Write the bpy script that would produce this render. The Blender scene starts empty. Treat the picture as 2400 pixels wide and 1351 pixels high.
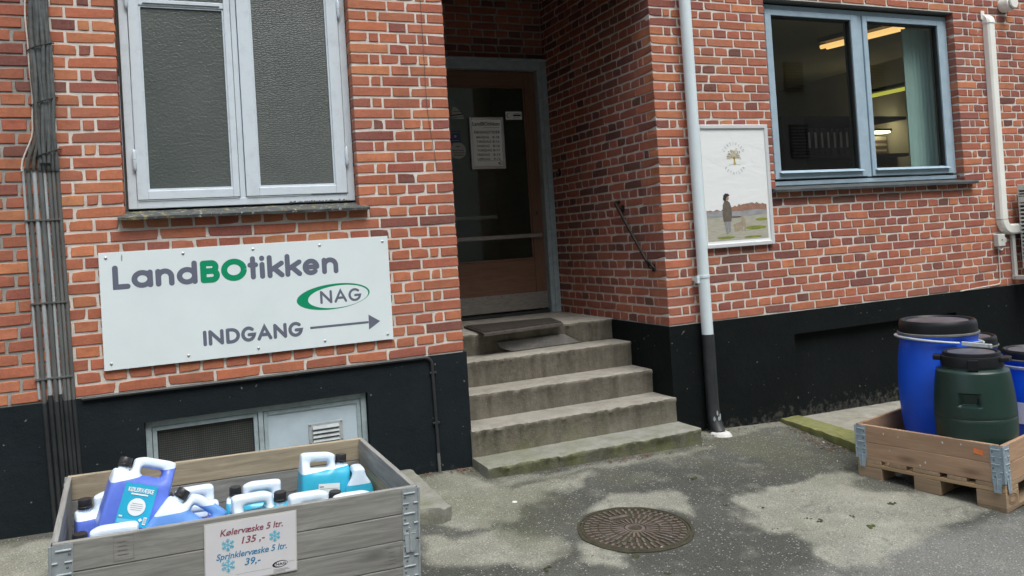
import bpy, bmesh, math, random
import numpy as np
from mathutils import Vector, Matrix, noise
random.seed(7)
R = math.radians
PI = math.pi
C = bpy.context.scene.collection
SC = bpy.context.scene

# ------------------------------------------------------------------ camera, sky, sun, exposure
CAM_O = Vector((-1.66709, -4.76902, 1.37890))
CAM_R = Vector((0.91331, -0.40233, -0.063208))
CAM_U = Vector((0.050382, -0.042394, 0.99783))
CAM_F = Vector((0.404137, 0.914512, 0.018448))
FPX = 1915.09
PPX, PPY = 22.03, -154.02
cam = bpy.data.cameras.new('camera')
cam.sensor_width = 36.0
cam.lens = 36.0 * FPX / 2400.0
cam.shift_x = -PPX / 2400.0
cam.shift_y = PPY / 2400.0
cam.clip_end = 500
camo = bpy.data.objects.new('camera', cam)
C.objects.link(camo)
m3 = Matrix((CAM_R, CAM_U, -CAM_F)).transposed()
camo.matrix_world = Matrix.Translation(CAM_O) @ m3.to_4x4()
SC.camera = camo

SUN_EL, SUN_AZ = R(62), R(172)          # azimuth measured clockwise from +Y
world = bpy.data.worlds.new('World')
SC.world = world
world.use_nodes = True
wn, wl = world.node_tree.nodes, world.node_tree.links
wn.clear()
sky = wn.new('ShaderNodeTexSky')
sky.sky_type = 'NISHITA'
sky.sun_disc = False
sky.sun_elevation = SUN_EL
sky.sun_rotation = SUN_AZ
sky.dust_density = 4.0
hs = wn.new('ShaderNodeHueSaturation')
hs.inputs['Saturation'].default_value = 0.62
bg = wn.new('ShaderNodeBackground')
bg.inputs['Strength'].default_value = 0.12
wo = wn.new('ShaderNodeOutputWorld')
wl.new(sky.outputs[0], hs.inputs['Color'])
wl.new(hs.outputs[0], bg.inputs['Color'])
wl.new(bg.outputs[0], wo.inputs['Surface'])
sun = bpy.data.lights.new('sun', 'SUN')
sun.energy = 1.0
sun.angle = R(32)
sun.color = (1.0, 0.995, 0.97)
suno = bpy.data.objects.new('sun', sun)
C.objects.link(suno)
sd = Vector((math.sin(SUN_AZ) * math.cos(SUN_EL), math.cos(SUN_AZ) * math.cos(SUN_EL), math.sin(SUN_EL)))
suno.rotation_euler = sd.to_track_quat('Z', 'Y').to_euler()
suno.location = (0, -6, 8)
vs = SC.view_settings
vs.view_transform = 'Standard'
vs.look = 'None'
vs.exposure = 1.05
vs.gamma = 1.0
vs.use_curve_mapping = False
SC.cycles.use_denoising = True
SC.cycles.max_bounces = 8

# ------------------------------------------------------------------ materials
def nmat(name):
    m = bpy.data.materials.new(name)
    m.use_nodes = True
    nt = m.node_tree
    b = nt.nodes['Principled BSDF']
    return m, nt, b

def setp(b, rough=0.6, metal=0.0, spec=0.5):
    b.inputs['Roughness'].default_value = rough
    b.inputs['Metallic'].default_value = metal
    b.inputs['Specular IOR Level'].default_value = spec

def rgba(c): return (c[0], c[1], c[2], 1.0)

def mixn(nt, fac, a, b):
    n = nt.nodes.new('ShaderNodeMix')
    n.data_type = 'RGBA'
    for sock, v in ((n.inputs[0], fac), (n.inputs[6], a), (n.inputs[7], b)):
        if hasattr(v, 'is_linked'): nt.links.new(v, sock)
        elif isinstance(v, (int, float)): sock.default_value = v
        else: sock.default_value = rgba(v)
    return n.outputs[2]

def noisen(nt, vec, scale, detail=4, rough=0.6, dist=0.0):
    n = nt.nodes.new('ShaderNodeTexNoise')
    n.inputs['Scale'].default_value = scale
    n.inputs['Detail'].default_value = detail
    n.inputs['Roughness'].default_value = rough
    n.inputs['Distortion'].default_value = dist
    if vec is not None: nt.links.new(vec, n.inputs['Vector'])
    return n.outputs[0]

def ramp(nt, fac, a, b):
    n = nt.nodes.new('ShaderNodeMapRange')
    n.inputs[1].default_value = a
    n.inputs[2].default_value = b
    n.clamp = True
    nt.links.new(fac, n.inputs[0])
    return n.outputs[0]

def mathn(nt, op, a, b):
    n = nt.nodes.new('ShaderNodeMath')
    n.operation = op
    for i, v in enumerate((a, b)):
        if isinstance(v, (int, float)): n.inputs[i].default_value = v
        else: nt.links.new(v, n.inputs[i])
    return n.outputs[0]

def bump(nt, b, h, strength=0.3, dist=0.002):
    n = nt.nodes.new('ShaderNodeBump')
    n.inputs['Strength'].default_value = strength
    n.inputs['Distance'].default_value = dist
    nt.links.new(h, n.inputs['Height'])
    nt.links.new(n.outputs[0], b.inputs['Normal'])

def coord(nt, which='Object'):
    if which == 'Position':
        return nt.nodes.new('ShaderNodeNewGeometry').outputs['Position']
    return nt.nodes.new('ShaderNodeTexCoord').outputs[which]

def mapping(nt, vec, scale=(1, 1, 1), loc=None):
    n = nt.nodes.new('ShaderNodeMapping')
    n.inputs['Scale'].default_value = scale
    nt.links.new(vec, n.inputs['Vector'])
    if loc is not None: nt.links.new(loc, n.inputs['Location'])
    return n.outputs[0]

def simple(name, c1, c2=None, scale=8, rough=0.6, metal=0.0, bs=0.0, bscale=80, bd=0.001, which='Position', stretch=(1, 1, 1), spec=0.5, lo=0.35, hi=0.65):
    m, nt, b = nmat(name)
    setp(b, rough, metal, spec)
    v = mapping(nt, coord(nt, which), stretch)
    if c2 is not None:
        nt.links.new(mixn(nt, ramp(nt, noisen(nt, v, scale, 6, 0.65), lo, hi), c1, c2), b.inputs['Base Color'])
    else:
        b.inputs['Base Color'].default_value = rgba(c1)
    if bs: bump(nt, b, noisen(nt, v, bscale, 4, 0.6), bs, bd)
    return m

def brick_mat(name, attr):
    m, nt, b = nmat(name)
    setp(b, 0.88, 0, 0.25)
    if attr:
        a = nt.nodes.new('ShaderNodeAttribute'); a.attribute_name = 'tone'
        col, off = a.outputs['Color'], None
    else:
        a = nt.nodes.new('ShaderNodeObjectInfo')
        col = a.outputs['Color']
    p = coord(nt, 'Position')
    n1 = ramp(nt, noisen(nt, p, 14, 5, 0.7), 0.3, 0.75)
    n2 = ramp(nt, noisen(nt, p, 70, 4, 0.65), 0.3, 0.7)
    n3 = ramp(nt, noisen(nt, p, 2.1, 4, 0.6), 0.45, 0.75)
    dark = mixn(nt, 0.62, col, (0.10, 0.035, 0.028))
    c = mixn(nt, mathn(nt, 'MULTIPLY', n1, 0.75), col, dark)
    lightc = mixn(nt, 0.35, col, (0.62, 0.30, 0.20))
    c = mixn(nt, mathn(nt, 'MULTIPLY', n2, 0.45), c, lightc)
    c = mixn(nt, mathn(nt, 'MULTIPLY', n3, 0.28), c, (0.30, 0.19, 0.145))
    n5 = ramp(nt, noisen(nt, mapping(nt, p, (1.6, 1.6, 0.6)), 1.5, 6, 0.7), 0.50, 0.74)
    c = mixn(nt, mathn(nt, 'MULTIPLY', n5, 0.42), c, (0.15, 0.065, 0.045))
    n4 = ramp(nt, noisen(nt, p, 170, 2, 0.5), 0.66, 0.74)
    c = mixn(nt, mathn(nt, 'MULTIPLY', n4, 0.5), c, (0.09, 0.035, 0.03))
    nt.links.new(c, b.inputs['Base Color'])
    bump(nt, b, mathn(nt, 'ADD', noisen(nt, p, 120, 4, 0.7), mathn(nt, 'MULTIPLY', noisen(nt, p, 28, 3, 0.6), 1.2)), 0.55, 0.0025)
    return m

M = {}
M['brick'] = brick_mat('fired_brick', False)
M['brick_mass'] = brick_mat('fired_brick_rows', True)
M['mortar'] = simple('pale_mortar', (0.65, 0.62, 0.565), (0.42, 0.39, 0.345), 9, 0.95, bs=0.8, bscale=160, bd=0.003, lo=0.42, hi=0.78)
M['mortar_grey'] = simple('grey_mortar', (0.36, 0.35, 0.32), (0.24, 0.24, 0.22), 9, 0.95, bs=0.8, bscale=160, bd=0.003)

def plinth_mat(name, c1, c2):
    m, nt, b = nmat(name)
    setp(b, 0.75, 0, 0.12)
    p = coord(nt, 'Position')
    c = mixn(nt, ramp(nt, noisen(nt, p, 3, 5, 0.65), 0.35, 0.7), c1, c2)
    chip = ramp(nt, noisen(nt, p, 30, 3, 0.55), 0.725, 0.74)
    sx = nt.nodes.new('ShaderNodeSeparateXYZ'); nt.links.new(p, sx.inputs[0])
    low = ramp(nt, sx.outputs[2], 0.22, -0.08)
    edge = ramp(nt, mathn(nt, 'ADD', mathn(nt, 'MULTIPLY', low, 0.50), noisen(nt, p, 22, 5, 0.7)), 0.90, 1.15)
    c = mixn(nt, mathn(nt, 'MULTIPLY', chip, 0.5), c, (0.32, 0.32, 0.30))
    c = mixn(nt, mathn(nt, 'MULTIPLY', edge, 0.75), c, (0.11, 0.108, 0.092))
    nt.links.new(c, b.inputs['Base Color'])
    bump(nt, b, mathn(nt, 'ADD', noisen(nt, p, 90, 5, 0.7), mathn(nt, 'MULTIPLY', noisen(nt, p, 12, 4, 0.6), 2.0)), 0.5, 0.006)
    return m
M['plinth'] = plinth_mat('black_masonry_paint', (0.0042, 0.0064, 0.0066), (0.0068, 0.0092, 0.0095))
M['plinth_blue'] = plinth_mat('blue_black_masonry_paint', (0.009, 0.0135, 0.017), (0.013, 0.0185, 0.0225))
M['white_paint'] = simple('pale_blue_white_paint', (0.565, 0.645, 0.70), (0.46, 0.53, 0.57), 14, 0.45, bs=0.25, bscale=60, bd=0.001, lo=0.5, hi=0.8)
M['grey_paint'] = simple('blue_grey_paint', (0.35, 0.47, 0.55), (0.29, 0.40, 0.475), 10, 0.42)
M['frame_paint'] = simple('worn_grey_green_paint', (0.33, 0.41, 0.44), (0.24, 0.30, 0.32), 20, 0.55, bs=0.2)
M['panel_paint'] = simple('light_grey_blue_paint', (0.42, 0.52, 0.58), (0.33, 0.41, 0.46), 6, 0.5, lo=0.45, hi=0.8)
M['slate'] = simple('slate_sill', (0.045, 0.055, 0.06), (0.075, 0.085, 0.085), 10, 0.6, bs=0.4)

def lichen_mat():
    m, nt, b = nmat('slate_with_lichen')
    setp(b, 0.7, 0, 0.4)
    p = coord(nt, 'Position')
    c = mixn(nt, ramp(nt, noisen(nt, p, 10, 5), 0.35, 0.7), (0.05, 0.06, 0.062), (0.085, 0.09, 0.085))
    c = mixn(nt, ramp(nt, noisen(nt, p, 24, 4, 0.6), 0.58, 0.64), c, (0.21, 0.19, 0.075))
    c = mixn(nt, ramp(nt, noisen(nt, p, 42, 3, 0.6), 0.62, 0.66), c, (0.36, 0.38, 0.36))
    nt.links.new(c, b.inputs['Base Color'])
    bump(nt, b, noisen(nt, p, 50, 4), 0.5, 0.004)
    return m
M['lichen'] = lichen_mat()

def glass_obscure(name, cells):
    m, nt, b = nmat(name)
    setp(b, 0.34, 0, 0.5)
    p = coord(nt, 'Position')
    nt.links.new(mixn(nt, ramp(nt, noisen(nt, p, 2.2, 3), 0.3, 0.7), (0.070, 0.085, 0.080), (0.095, 0.110, 0.104)), b.inputs['Base Color'])
    if cells:
        v = nt.nodes.new('ShaderNodeTexVoronoi'); v.feature = 'DISTANCE_TO_EDGE'
        v.inputs['Scale'].default_value = 58
        v.inputs['Randomness'].default_value = 0.85
        nt.links.new(mapping(nt, p, (0.75, 1, 1.5)), v.inputs['Vector'])
        h = ramp(nt, v.outputs[0], 0.0, 0.16)
        bump(nt, b, h, 0.32, 0.004)
    else:
        h = mathn(nt, 'ADD', noisen(nt, mapping(nt, p, (1, 1, 1.2)), 62, 2, 0.5, 0.6), mathn(nt, 'MULTIPLY', noisen(nt, p, 130, 2), 0.25))
        bump(nt, b, h, 0.5, 0.006)
    return m
M['obscure1'] = glass_obscure('hammered_obscure_glass', False)
M['obscure2'] = glass_obscure('cell_patterned_obscure_glass', True)

def clear_glass():
    m, nt, b = nmat('clear_window_glass')
    nt.nodes.remove(b)
    t = nt.nodes.new('ShaderNodeBsdfTransparent'); t.inputs[0].default_value = (0.80, 0.86, 0.84, 1)
    g = nt.nodes.new('ShaderNodeBsdfGlossy'); g.inputs['Roughness'].default_value = 0.015
    f = nt.nodes.new('ShaderNodeFresnel'); f.inputs[0].default_value = 1.5
    mx = nt.nodes.new('ShaderNodeMixShader')
    bf = nt.nodes.new('ShaderNodeNewGeometry').outputs['Backfacing']
    nt.links.new(mathn(nt, 'MULTIPLY', mathn(nt, 'MULTIPLY', f.outputs[0], 1.3), mathn(nt, 'SUBTRACT', 1.0, bf)), mx.inputs[0])
    nt.links.new(t.outputs[0], mx.inputs[1]); nt.links.new(g.outputs[0], mx.inputs[2])
    nt.links.new(mx.outputs[0], nt.nodes['Material Output'].inputs[0])
    return m
M['glass'] = clear_glass()

def wood_mat(name, base, dark, grain=1.0, attr=False, knots=True, rough=0.8):
    m, nt, b = nmat(name)
    setp(b, rough, 0, 0.25)
    oi = nt.nodes.new('ShaderNodeObjectInfo')
    v = coord(nt, 'Object')
    rnd = nt.nodes.new('ShaderNodeCombineXYZ')
    nt.links.new(mathn(nt, 'MULTIPLY', oi.outputs['Random'], 37.0), rnd.inputs[0])
    nt.links.new(mathn(nt, 'MULTIPLY', oi.outputs['Random'], 11.0), rnd.inputs[2])
    vm = mapping(nt, v, (2.2, 30, 30), rnd.outputs[0])
    vb = mapping(nt, v, (1.5, 8, 8), rnd.outputs[0])
    g1 = noisen(nt, vm, 1.6 * grain, 6, 0.7, 0.8)
    g2 = noisen(nt, vb, 1.3, 4, 0.6, 1.5)
    c = mixn(nt, ramp(nt, g1, 0.32, 0.72), base, dark)
    c = mixn(nt, mathn(nt, 'MULTIPLY', ramp(nt, g2, 0.4, 0.75), 0.55), c, tuple(x * 0.55 for x in base))
    if knots:
        vk = mapping(nt, v, (3.2, 9, 9), rnd.outputs[0])
        vo = nt.nodes.new('ShaderNodeTexVoronoi'); vo.inputs['Scale'].default_value = 0.95
        nt.links.new(vk, vo.inputs['Vector'])
        c = mixn(nt, mathn(nt, 'MULTIPLY', ramp(nt, vo.outputs['Distance'], 0.22, 0.04), 0.75), c, tuple(x * 0.35 for x in base))
    tint = nt.nodes.new('ShaderNodeMix'); tint.data_type = 'RGBA'; tint.blend_type = 'MULTIPLY'; tint.inputs[0].default_value = 1.0
    nt.links.new(c, tint.inputs[6]); nt.links.new(oi.outputs['Color'], tint.inputs[7])
    nt.links.new(tint.outputs[2], b.inputs['Base Color'])
    bump(nt, b, g1, 0.45, 0.002)
    return m
M['grey_wood'] = wood_mat('weathered_grey_board', (0.32, 0.325, 0.305), (0.145, 0.146, 0.134))
M['tan_wood'] = wood_mat('orange_tan_board', (0.45, 0.305, 0.20), (0.33, 0.21, 0.13))
M['pallet_wood'] = wood_mat('pallet_softwood', (0.42, 0.315, 0.205), (0.31, 0.22, 0.14), knots=False)
M['door_wood'] = wood_mat('dark_varnished_door_wood', (0.20, 0.115, 0.078), (0.125, 0.07, 0.048), knots=False, rough=0.5)
M['galv'] = simple('galvanised_steel', (0.40, 0.45, 0.47), (0.31, 0.355, 0.375), 30, 0.42, 0.3)
M['bright_zinc'] = simple('bright_zinc', (0.58, 0.63, 0.66), (0.48, 0.53, 0.56), 30, 0.35, 0.4)
M['vent_grey'] = simple('grey_vent_paint', (0.36, 0.40, 0.41), (0.27, 0.30, 0.31), 30, 0.6)
M['galv_blue'] = simple('blueish_galvanised_steel', (0.36, 0.45, 0.50), (0.28, 0.36, 0.41), 30, 0.42, 0.3)
M['alu'] = simple('brushed_aluminium', (0.62, 0.63, 0.64), (0.54, 0.55, 0.56), 40, 0.38, 0.8)
M['alu_pale'] = simple('satin_aluminium_frame', (0.74, 0.77, 0.78), (0.68, 0.71, 0.72), 8, 0.42, 0.35)
M['kick'] = simple('scuffed_kick_plate', (0.30, 0.29, 0.27), (0.22, 0.21, 0.19), 18, 0.5, 0.5, stretch=(1, 1, 4))
M['bronze'] = simple('dark_bronze_rail', (0.022, 0.017, 0.013), (0.013, 0.011, 0.009), 30, 0.5, 0.0, spec=0.25)
M['black_plastic'] = simple('black_plastic', (0.018, 0.018, 0.02), None, rough=0.38)
M['black_paint'] = simple('black_pipe_paint', (0.015, 0.018, 0.02), (0.028, 0.032, 0.033), 12, 0.5, bs=0.2)
M['grey_cable'] = simple('dusty_black_cable', (0.105, 0.12, 0.12), (0.06, 0.068, 0.068), 30, 0.8, bs=0.3)
M['cable2'] = simple('brownish_dusty_cable', (0.11, 0.102, 0.09), (0.06, 0.057, 0.052), 30, 0.85, bs=0.3)
M['conduit_dark'] = simple('dark_grey_conduit', (0.115, 0.127, 0.122), (0.075, 0.083, 0.08), 16, 0.75, stretch=(1, 1, 0.3))
M['conduit_mid'] = simple('mid_grey_conduit', (0.145, 0.15, 0.143), (0.09, 0.096, 0.09), 16, 0.75, stretch=(1, 1, 0.3))
M['conduit_light'] = simple('pale_grey_conduit', (0.33, 0.37, 0.38), (0.22, 0.25, 0.25), 26, 0.7, stretch=(1, 1, 0.4), lo=0.5, hi=0.75)
M['white_cable'] = simple('white_cable', (0.62, 0.61, 0.56), (0.5, 0.49, 0.45), 30, 0.5)
M['grey_pvc'] = simple('grey_blue_pvc', (0.64, 0.745, 0.775), (0.59, 0.69, 0.72), 6, 0.4)
M['cream_pvc'] = simple('cream_white_plastic', (0.80, 0.82, 0.77), (0.74, 0.76, 0.70), 5, 0.4)
M['ac_paint'] = simple('off_white_metal_casing', (0.60, 0.62, 0.58), (0.54, 0.56, 0.52), 8, 0.45)
M['sign_white'] = simple('white_sign_panel', (0.70, 0.79, 0.81), (0.66, 0.75, 0.77), 3, 0.35)
M['ink_grey'] = simple('slate_grey_lettering', (0.125, 0.14, 0.19), None, rough=0.4)
M['ink_green'] = simple('green_lettering', (0.0, 0.26, 0.12), None, rough=0.4)
M['ink_black'] = simple('black_print', (0.02, 0.022, 0.022), None, rough=0.6)
M['ink_plum'] = simple('plum_red_print', (0.25, 0.06, 0.10), None, rough=0.6)
M['ink_blue'] = simple('blue_print', (0.03, 0.22, 0.42), None, rough=0.6)
M['ink_sky'] = simple('sky_blue_print', (0.13, 0.52, 0.70), None, rough=0.6)
M['ink_white'] = simple('white_print', (0.75, 0.80, 0.80), None, rough=0.5)
M['paper'] = simple('laminated_white_paper', (0.70, 0.71, 0.73), (0.64, 0.65, 0.68), 5, 0.22)
M['notice_paper'] = simple('pale_grey_notice_paper', (0.84, 0.90, 0.90), None, rough=0.5)
M['laminate'] = simple('laminate_edge', (0.55, 0.55, 0.53), None, rough=0.2)
M['hdpe_white'] = simple('translucent_white_plastic', (0.69, 0.79, 0.87), (0.60, 0.73, 0.85), 10, 0.32)
M['hdpe_navy'] = simple('plastic_with_violet_blue_liquid', (0.125, 0.21, 0.68), (0.095, 0.165, 0.60), 10, 0.30)
M['hdpe_blue'] = simple('plastic_with_pale_blue_liquid', (0.15, 0.34, 0.74), (0.12, 0.29, 0.68), 10, 0.30)
M['hdpe_turq'] = simple('plastic_with_turquoise_liquid', (0.045, 0.44, 0.62), (0.035, 0.38, 0.56), 10, 0.30)
for k in ('hdpe_white', 'hdpe_navy', 'hdpe_blue', 'hdpe_turq'):
    b_ = M[k].node_tree.nodes['Principled BSDF']
    b_.inputs['Subsurface Weight'].default_value = 0.25
    b_.inputs['Subsurface Radius'].default_value = (0.02, 0.02, 0.02)
M['label_cyan'] = simple('cyan_label', (0.02, 0.42, 0.62), (0.02, 0.36, 0.56), 6, 0.4)
M['drum_blue'] = simple('bright_blue_drum_plastic', (0.003, 0.095, 0.72), (0.002, 0.075, 0.58), 6, 0.42, bs=0.12, bscale=300, bd=0.001)
M['drum_green'] = simple('dark_green_drum_plastic', (0.016, 0.042, 0.033), (0.012, 0.032, 0.026), 6, 0.36, bs=0.12, bscale=300, bd=0.001)
M['lid_black'] = simple('black_drum_lid', (0.010, 0.012, 0.014), None, rough=0.42, spec=0.28)
M['lid_dusty'] = simple('dusty_lid_top', (0.115, 0.12, 0.145), (0.06, 0.063, 0.075), 9, 0.35)
M['orange_sticker'] = simple('orange_sticker', (0.75, 0.20, 0.06), None, rough=0.5)
M['cast_iron'] = simple('rusty_cast_iron', (0.17, 0.14, 0.12), (0.09, 0.075, 0.062), 25, 0.75, 0.2, bs=0.6, bscale=200, bd=0.002)
M['soil'] = simple('dark_damp_soil', (0.030, 0.027, 0.018), (0.055, 0.052, 0.028), 40, 0.95, bs=0.8, bscale=150, bd=0.004)
M['moss'] = simple('dark_moss', (0.03, 0.032, 0.016), (0.055, 0.062, 0.024), 60, 0.95, bs=0.9, bscale=200, bd=0.004)
M['moss_green'] = simple('green_moss', (0.10, 0.13, 0.03), (0.05, 0.06, 0.02), 60, 0.95, bs=0.9, bscale=200, bd=0.004)
M['leaf'] = simple('dry_leaf', (0.19, 0.085, 0.045), (0.10, 0.05, 0.03), 40, 0.8)
M['straw'] = simple('pale_straw_fragment', (0.50, 0.46, 0.38), (0.36, 0.32, 0.25), 40, 0.8)
M['white_chip'] = simple('white_stone_chip', (0.62, 0.63, 0.60), None, rough=0.8)
M['render_white'] = simple('lime_white_mortar', (0.60, 0.61, 0.60), (0.42, 0.43, 0.41), 20, 0.9, bs=0.5)
M['mat_rubber'] = simple('worn_dark_mat', (0.05, 0.045, 0.04), (0.085, 0.075, 0.065), 25, 0.9, bs=0.6, bscale=150, bd=0.004)
M['dark_void'] = simple('dark_interior_paint', (0.17, 0.18, 0.155), (0.12, 0.125, 0.11), 3, 0.8)
M['basement_dark'] = simple('dark_basement_glass', (0.022, 0.028, 0.027), (0.035, 0.042, 0.04), 5, 0.3)
M['hall'] = simple('pale_hall_paint', (0.66, 0.70, 0.62), (0.56, 0.60, 0.53), 3, 0.8)
M['stencil'] = simple('faded_stencil_ink', (0.17, 0.17, 0.155), (0.22, 0.22, 0.20), 90, 0.8)
M['room_wall'] = simple('cream_room_wall', (0.45, 0.40, 0.26), (0.40, 0.35, 0.23), 2, 0.8)
M['room_dark'] = simple('dark_cabinet', (0.016, 0.017, 0.017), (0.024, 0.025, 0.024), 3, 0.5)
M['blind'] = simple('pale_teal_curtain', (0.72, 0.82, 0.81), (0.60, 0.72, 0.71), 4, 0.8, stretch=(14, 1, 0.3))
M['roof'] = simple('dark_roofing_felt', (0.05, 0.05, 0.05), None, rough=0.9)
M['house_wall'] = simple('dull_buff_render', (0.62, 0.58, 0.47), (0.52, 0.49, 0.39), 1.5, 0.9)
M['house_dark'] = simple('dark_louvre_paint', (0.03, 0.028, 0.022), None, rough=0.7)

def emat(name, c, s):
    m, nt, b = nmat(name)
    b.inputs['Base Color'].default_value = rgba(c)
    b.inputs['Emission Color'].default_value = rgba(c)
    b.inputs['Emission Strength'].default_value = s
    return m
M['tube_warm'] = emat('warm_lamp_tube', (1.0, 0.55, 0.20), 0.75)
M['tube_yellow'] = emat('yellow_lamp_tube', (0.75, 0.66, 0.10), 0.45)
M['tube_white'] = emat('white_lamp_tube', (1.0, 0.86, 0.66), 4.0)

def concrete_mat(name, c1, c2, stain, green):
    m, nt, b = nmat(name)
    setp(b, 0.92, 0, 0.25)
    p = coord(nt, 'Position')
    c = mixn(nt, ramp(nt, noisen(nt, p, 7, 6, 0.7), 0.3, 0.7), c1, c2)
    st = ramp(nt, noisen(nt, mapping(nt, p, (6, 6, 1.5)), 1.6, 6, 0.7), 0.46, 0.72)
    c = mixn(nt, mathn(nt, 'MULTIPLY', st, 0.62), c, stain)
    sx = nt.nodes.new('ShaderNodeSeparateXYZ'); nt.links.new(p, sx.inputs[0])
    g = mathn(nt, 'MULTIPLY', ramp(nt, noisen(nt, p, 4.5, 5, 0.65), 0.42, 0.66), green)
    gz_ = ramp(nt, sx.outputs[2], 0.24, 0.02)
    c = mixn(nt, mathn(nt, 'MULTIPLY', g, gz_), c, (0.135, 0.155, 0.055))
    sp = ramp(nt, noisen(nt, p, 210, 2, 0.5), 0.60, 0.70)
    c = mixn(nt, mathn(nt, 'MULTIPLY', sp, 0.35), c, (0.50, 0.49, 0.44))
    pit = ramp(nt, noisen(nt, p, 95, 3, 0.6), 0.66, 0.74)
    c = mixn(nt, mathn(nt, 'MULTIPLY', pit, 0.6), c, (0.07, 0.065, 0.05))
    nt.links.new(c, b.inputs['Base Color'])
    bump(nt, b, mathn(nt, 'ADD', noisen(nt, p, 160, 4, 0.7), mathn(nt, 'MULTIPLY', noisen(nt, p, 30, 4, 0.6), 1.5)), 0.9, 0.005)
    return m
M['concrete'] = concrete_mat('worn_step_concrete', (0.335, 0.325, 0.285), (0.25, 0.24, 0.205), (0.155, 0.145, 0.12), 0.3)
M['riser'] = concrete_mat('shaded_dirty_riser_concrete', (0.205, 0.19, 0.155), (0.13, 0.12, 0.096), (0.052, 0.046, 0.035), 0.5)  # step fronts: stained concrete with the riser shade put into its colour
M['patch'] = concrete_mat('grey_repair_mortar', (0.205, 0.20, 0.19), (0.15, 0.148, 0.14), (0.10, 0.098, 0.09), 0.0)
M['slab'] = concrete_mat('mossy_concrete', (0.30, 0.305, 0.275), (0.22, 0.225, 0.195), (0.12, 0.12, 0.09), 0.42)
M['pale_slab'] = concrete_mat('pale_concrete', (0.36, 0.35, 0.31), (0.27, 0.265, 0.23), (0.18, 0.17, 0.14), 0.25)

def mossy_top():
    m, nt, b = nmat('green_algae_concrete')
    setp(b, 0.92, 0, 0.25)
    p = coord(nt, 'Position')
    c = mixn(nt, ramp(nt, noisen(nt, p, 9, 6, 0.7), 0.3, 0.7), (0.21, 0.22, 0.075), (0.15, 0.16, 0.06))
    c = mixn(nt, mathn(nt, 'MULTIPLY', ramp(nt, noisen(nt, p, 16, 4, 0.7), 0.5, 0.7), 0.6), c, (0.25, 0.25, 0.18))
    nt.links.new(c, b.inputs['Base Color'])
    bump(nt, b, noisen(nt, p, 120, 4, 0.7), 0.6, 0.004)
    return m
M['algae'] = mossy_top()
M['slab_front'] = concrete_mat('dark_slab_face', (0.17, 0.165, 0.125), (0.115, 0.115, 0.085), (0.055, 0.055, 0.038), 0.8)  # front of the lowest step, darker and greener than its top

def asphalt():
    m, nt, b = nmat('old_asphalt')
    setp(b, 0.88, 0, 0.3)
    a = nt.nodes.new('ShaderNodeAttribute'); a.attribute_name = 'ground_tone'
    p = coord(nt, 'Position')
    s1 = ramp(nt, noisen(nt, p, 150, 3, 0.6), 0.35, 0.68)
    d = mixn(nt, 0.55, a.outputs['Color'], (0.025, 0.027, 0.024))
    l = mixn(nt, 0.12, a.outputs['Color'], (0.50, 0.50, 0.45))
    c = mixn(nt, s1, d, l)
    v = nt.nodes.new('ShaderNodeTexVoronoi'); v.inputs['Scale'].default_value = 105
    nt.links.new(p, v.inputs['Vector'])
    wh = nt.nodes.new('ShaderNodeSeparateColor'); nt.links.new(v.outputs['Color'], wh.inputs[0])
    chip = mathn(nt, 'MULTIPLY', mathn(nt, 'GREATER_THAN', wh.outputs[0], 0.90), ramp(nt, v.outputs['Distance'], 0.45, 0.30))
    c = mixn(nt, mathn(nt, 'MULTIPLY', chip, 0.55), c, (0.50, 0.51, 0.48))
    nt.links.new(c, b.inputs['Base Color'])
    bump(nt, b, mathn(nt, 'ADD', noisen(nt, p, 130, 3, 0.7), mathn(nt, 'MULTIPLY', noisen(nt, p, 14, 4), 1.5)), 0.75, 0.006)
    return m
M['asphalt'] = asphalt()

def poster_sky():
    m, nt, b = nmat('poster_white_paper')
    setp(b, 0.25)
    p = coord(nt, 'Position')
    b.inputs['Base Color'].default_value = (0.74, 0.78, 0.78, 1)
    bump(nt, b, noisen(nt, mapping(nt, p, (1, 1, 2.4)), 4, 2, 0.5, 1.2), 0.16, 0.02)
    return m
M['poster_white'] = poster_sky()
M['poster_field'] = simple('poster_moor_print', (0.44, 0.43, 0.36), (0.33, 0.335, 0.27), 22, 0.3, stretch=(1, 1, 5))
M['poster_rock'] = simple('poster_grey_rock_print', (0.33, 0.345, 0.36), (0.24, 0.25, 0.255), 16, 0.3, stretch=(1, 1, 4))
M['poster_tree'] = simple('poster_autumn_wood_print', (0.36, 0.20, 0.14), (0.22, 0.135, 0.105), 40, 0.3)
M['poster_moss'] = simple('poster_green_moss_print', (0.26, 0.30, 0.04), (0.17, 0.20, 0.05), 30, 0.3)
M['poster_coat'] = simple('poster_olive_print', (0.11, 0.098, 0.08), (0.16, 0.14, 0.115), 40, 0.3)
M['poster_trouser'] = simple('poster_grey_cloth_print', (0.22, 0.23, 0.24), (0.28, 0.285, 0.285), 40, 0.3)
M['poster_skin'] = simple('poster_skin_print', (0.42, 0.22, 0.17), None, rough=0.3)
M['poster_dog'] = simple('poster_fawn_print', (0.38, 0.33, 0.24), (0.28, 0.24, 0.17), 60, 0.3)
M['ink_gold'] = simple('gold_print', (0.42, 0.34, 0.10), None, rough=0.4)
M['ink_tan'] = simple('tan_print', (0.42, 0.37, 0.26), None, rough=0.4)
M['ink_mid'] = simple('mid_grey_print', (0.28, 0.29, 0.28), None, rough=0.4)
M['sticker_blue'] = simple('dark_blue_sticker', (0.025, 0.045, 0.16), None, rough=0.4)
M['sticker_pale'] = simple('pale_sticker', (0.42, 0.44, 0.40), (0.36, 0.38, 0.35), 30, 0.4)

# ------------------------------------------------------------------ mesh helpers
def wloc(o):
    v = Vector((0, 0, 0))
    while o is not None:
        v += o.location
        o = o.parent
    return v

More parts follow.
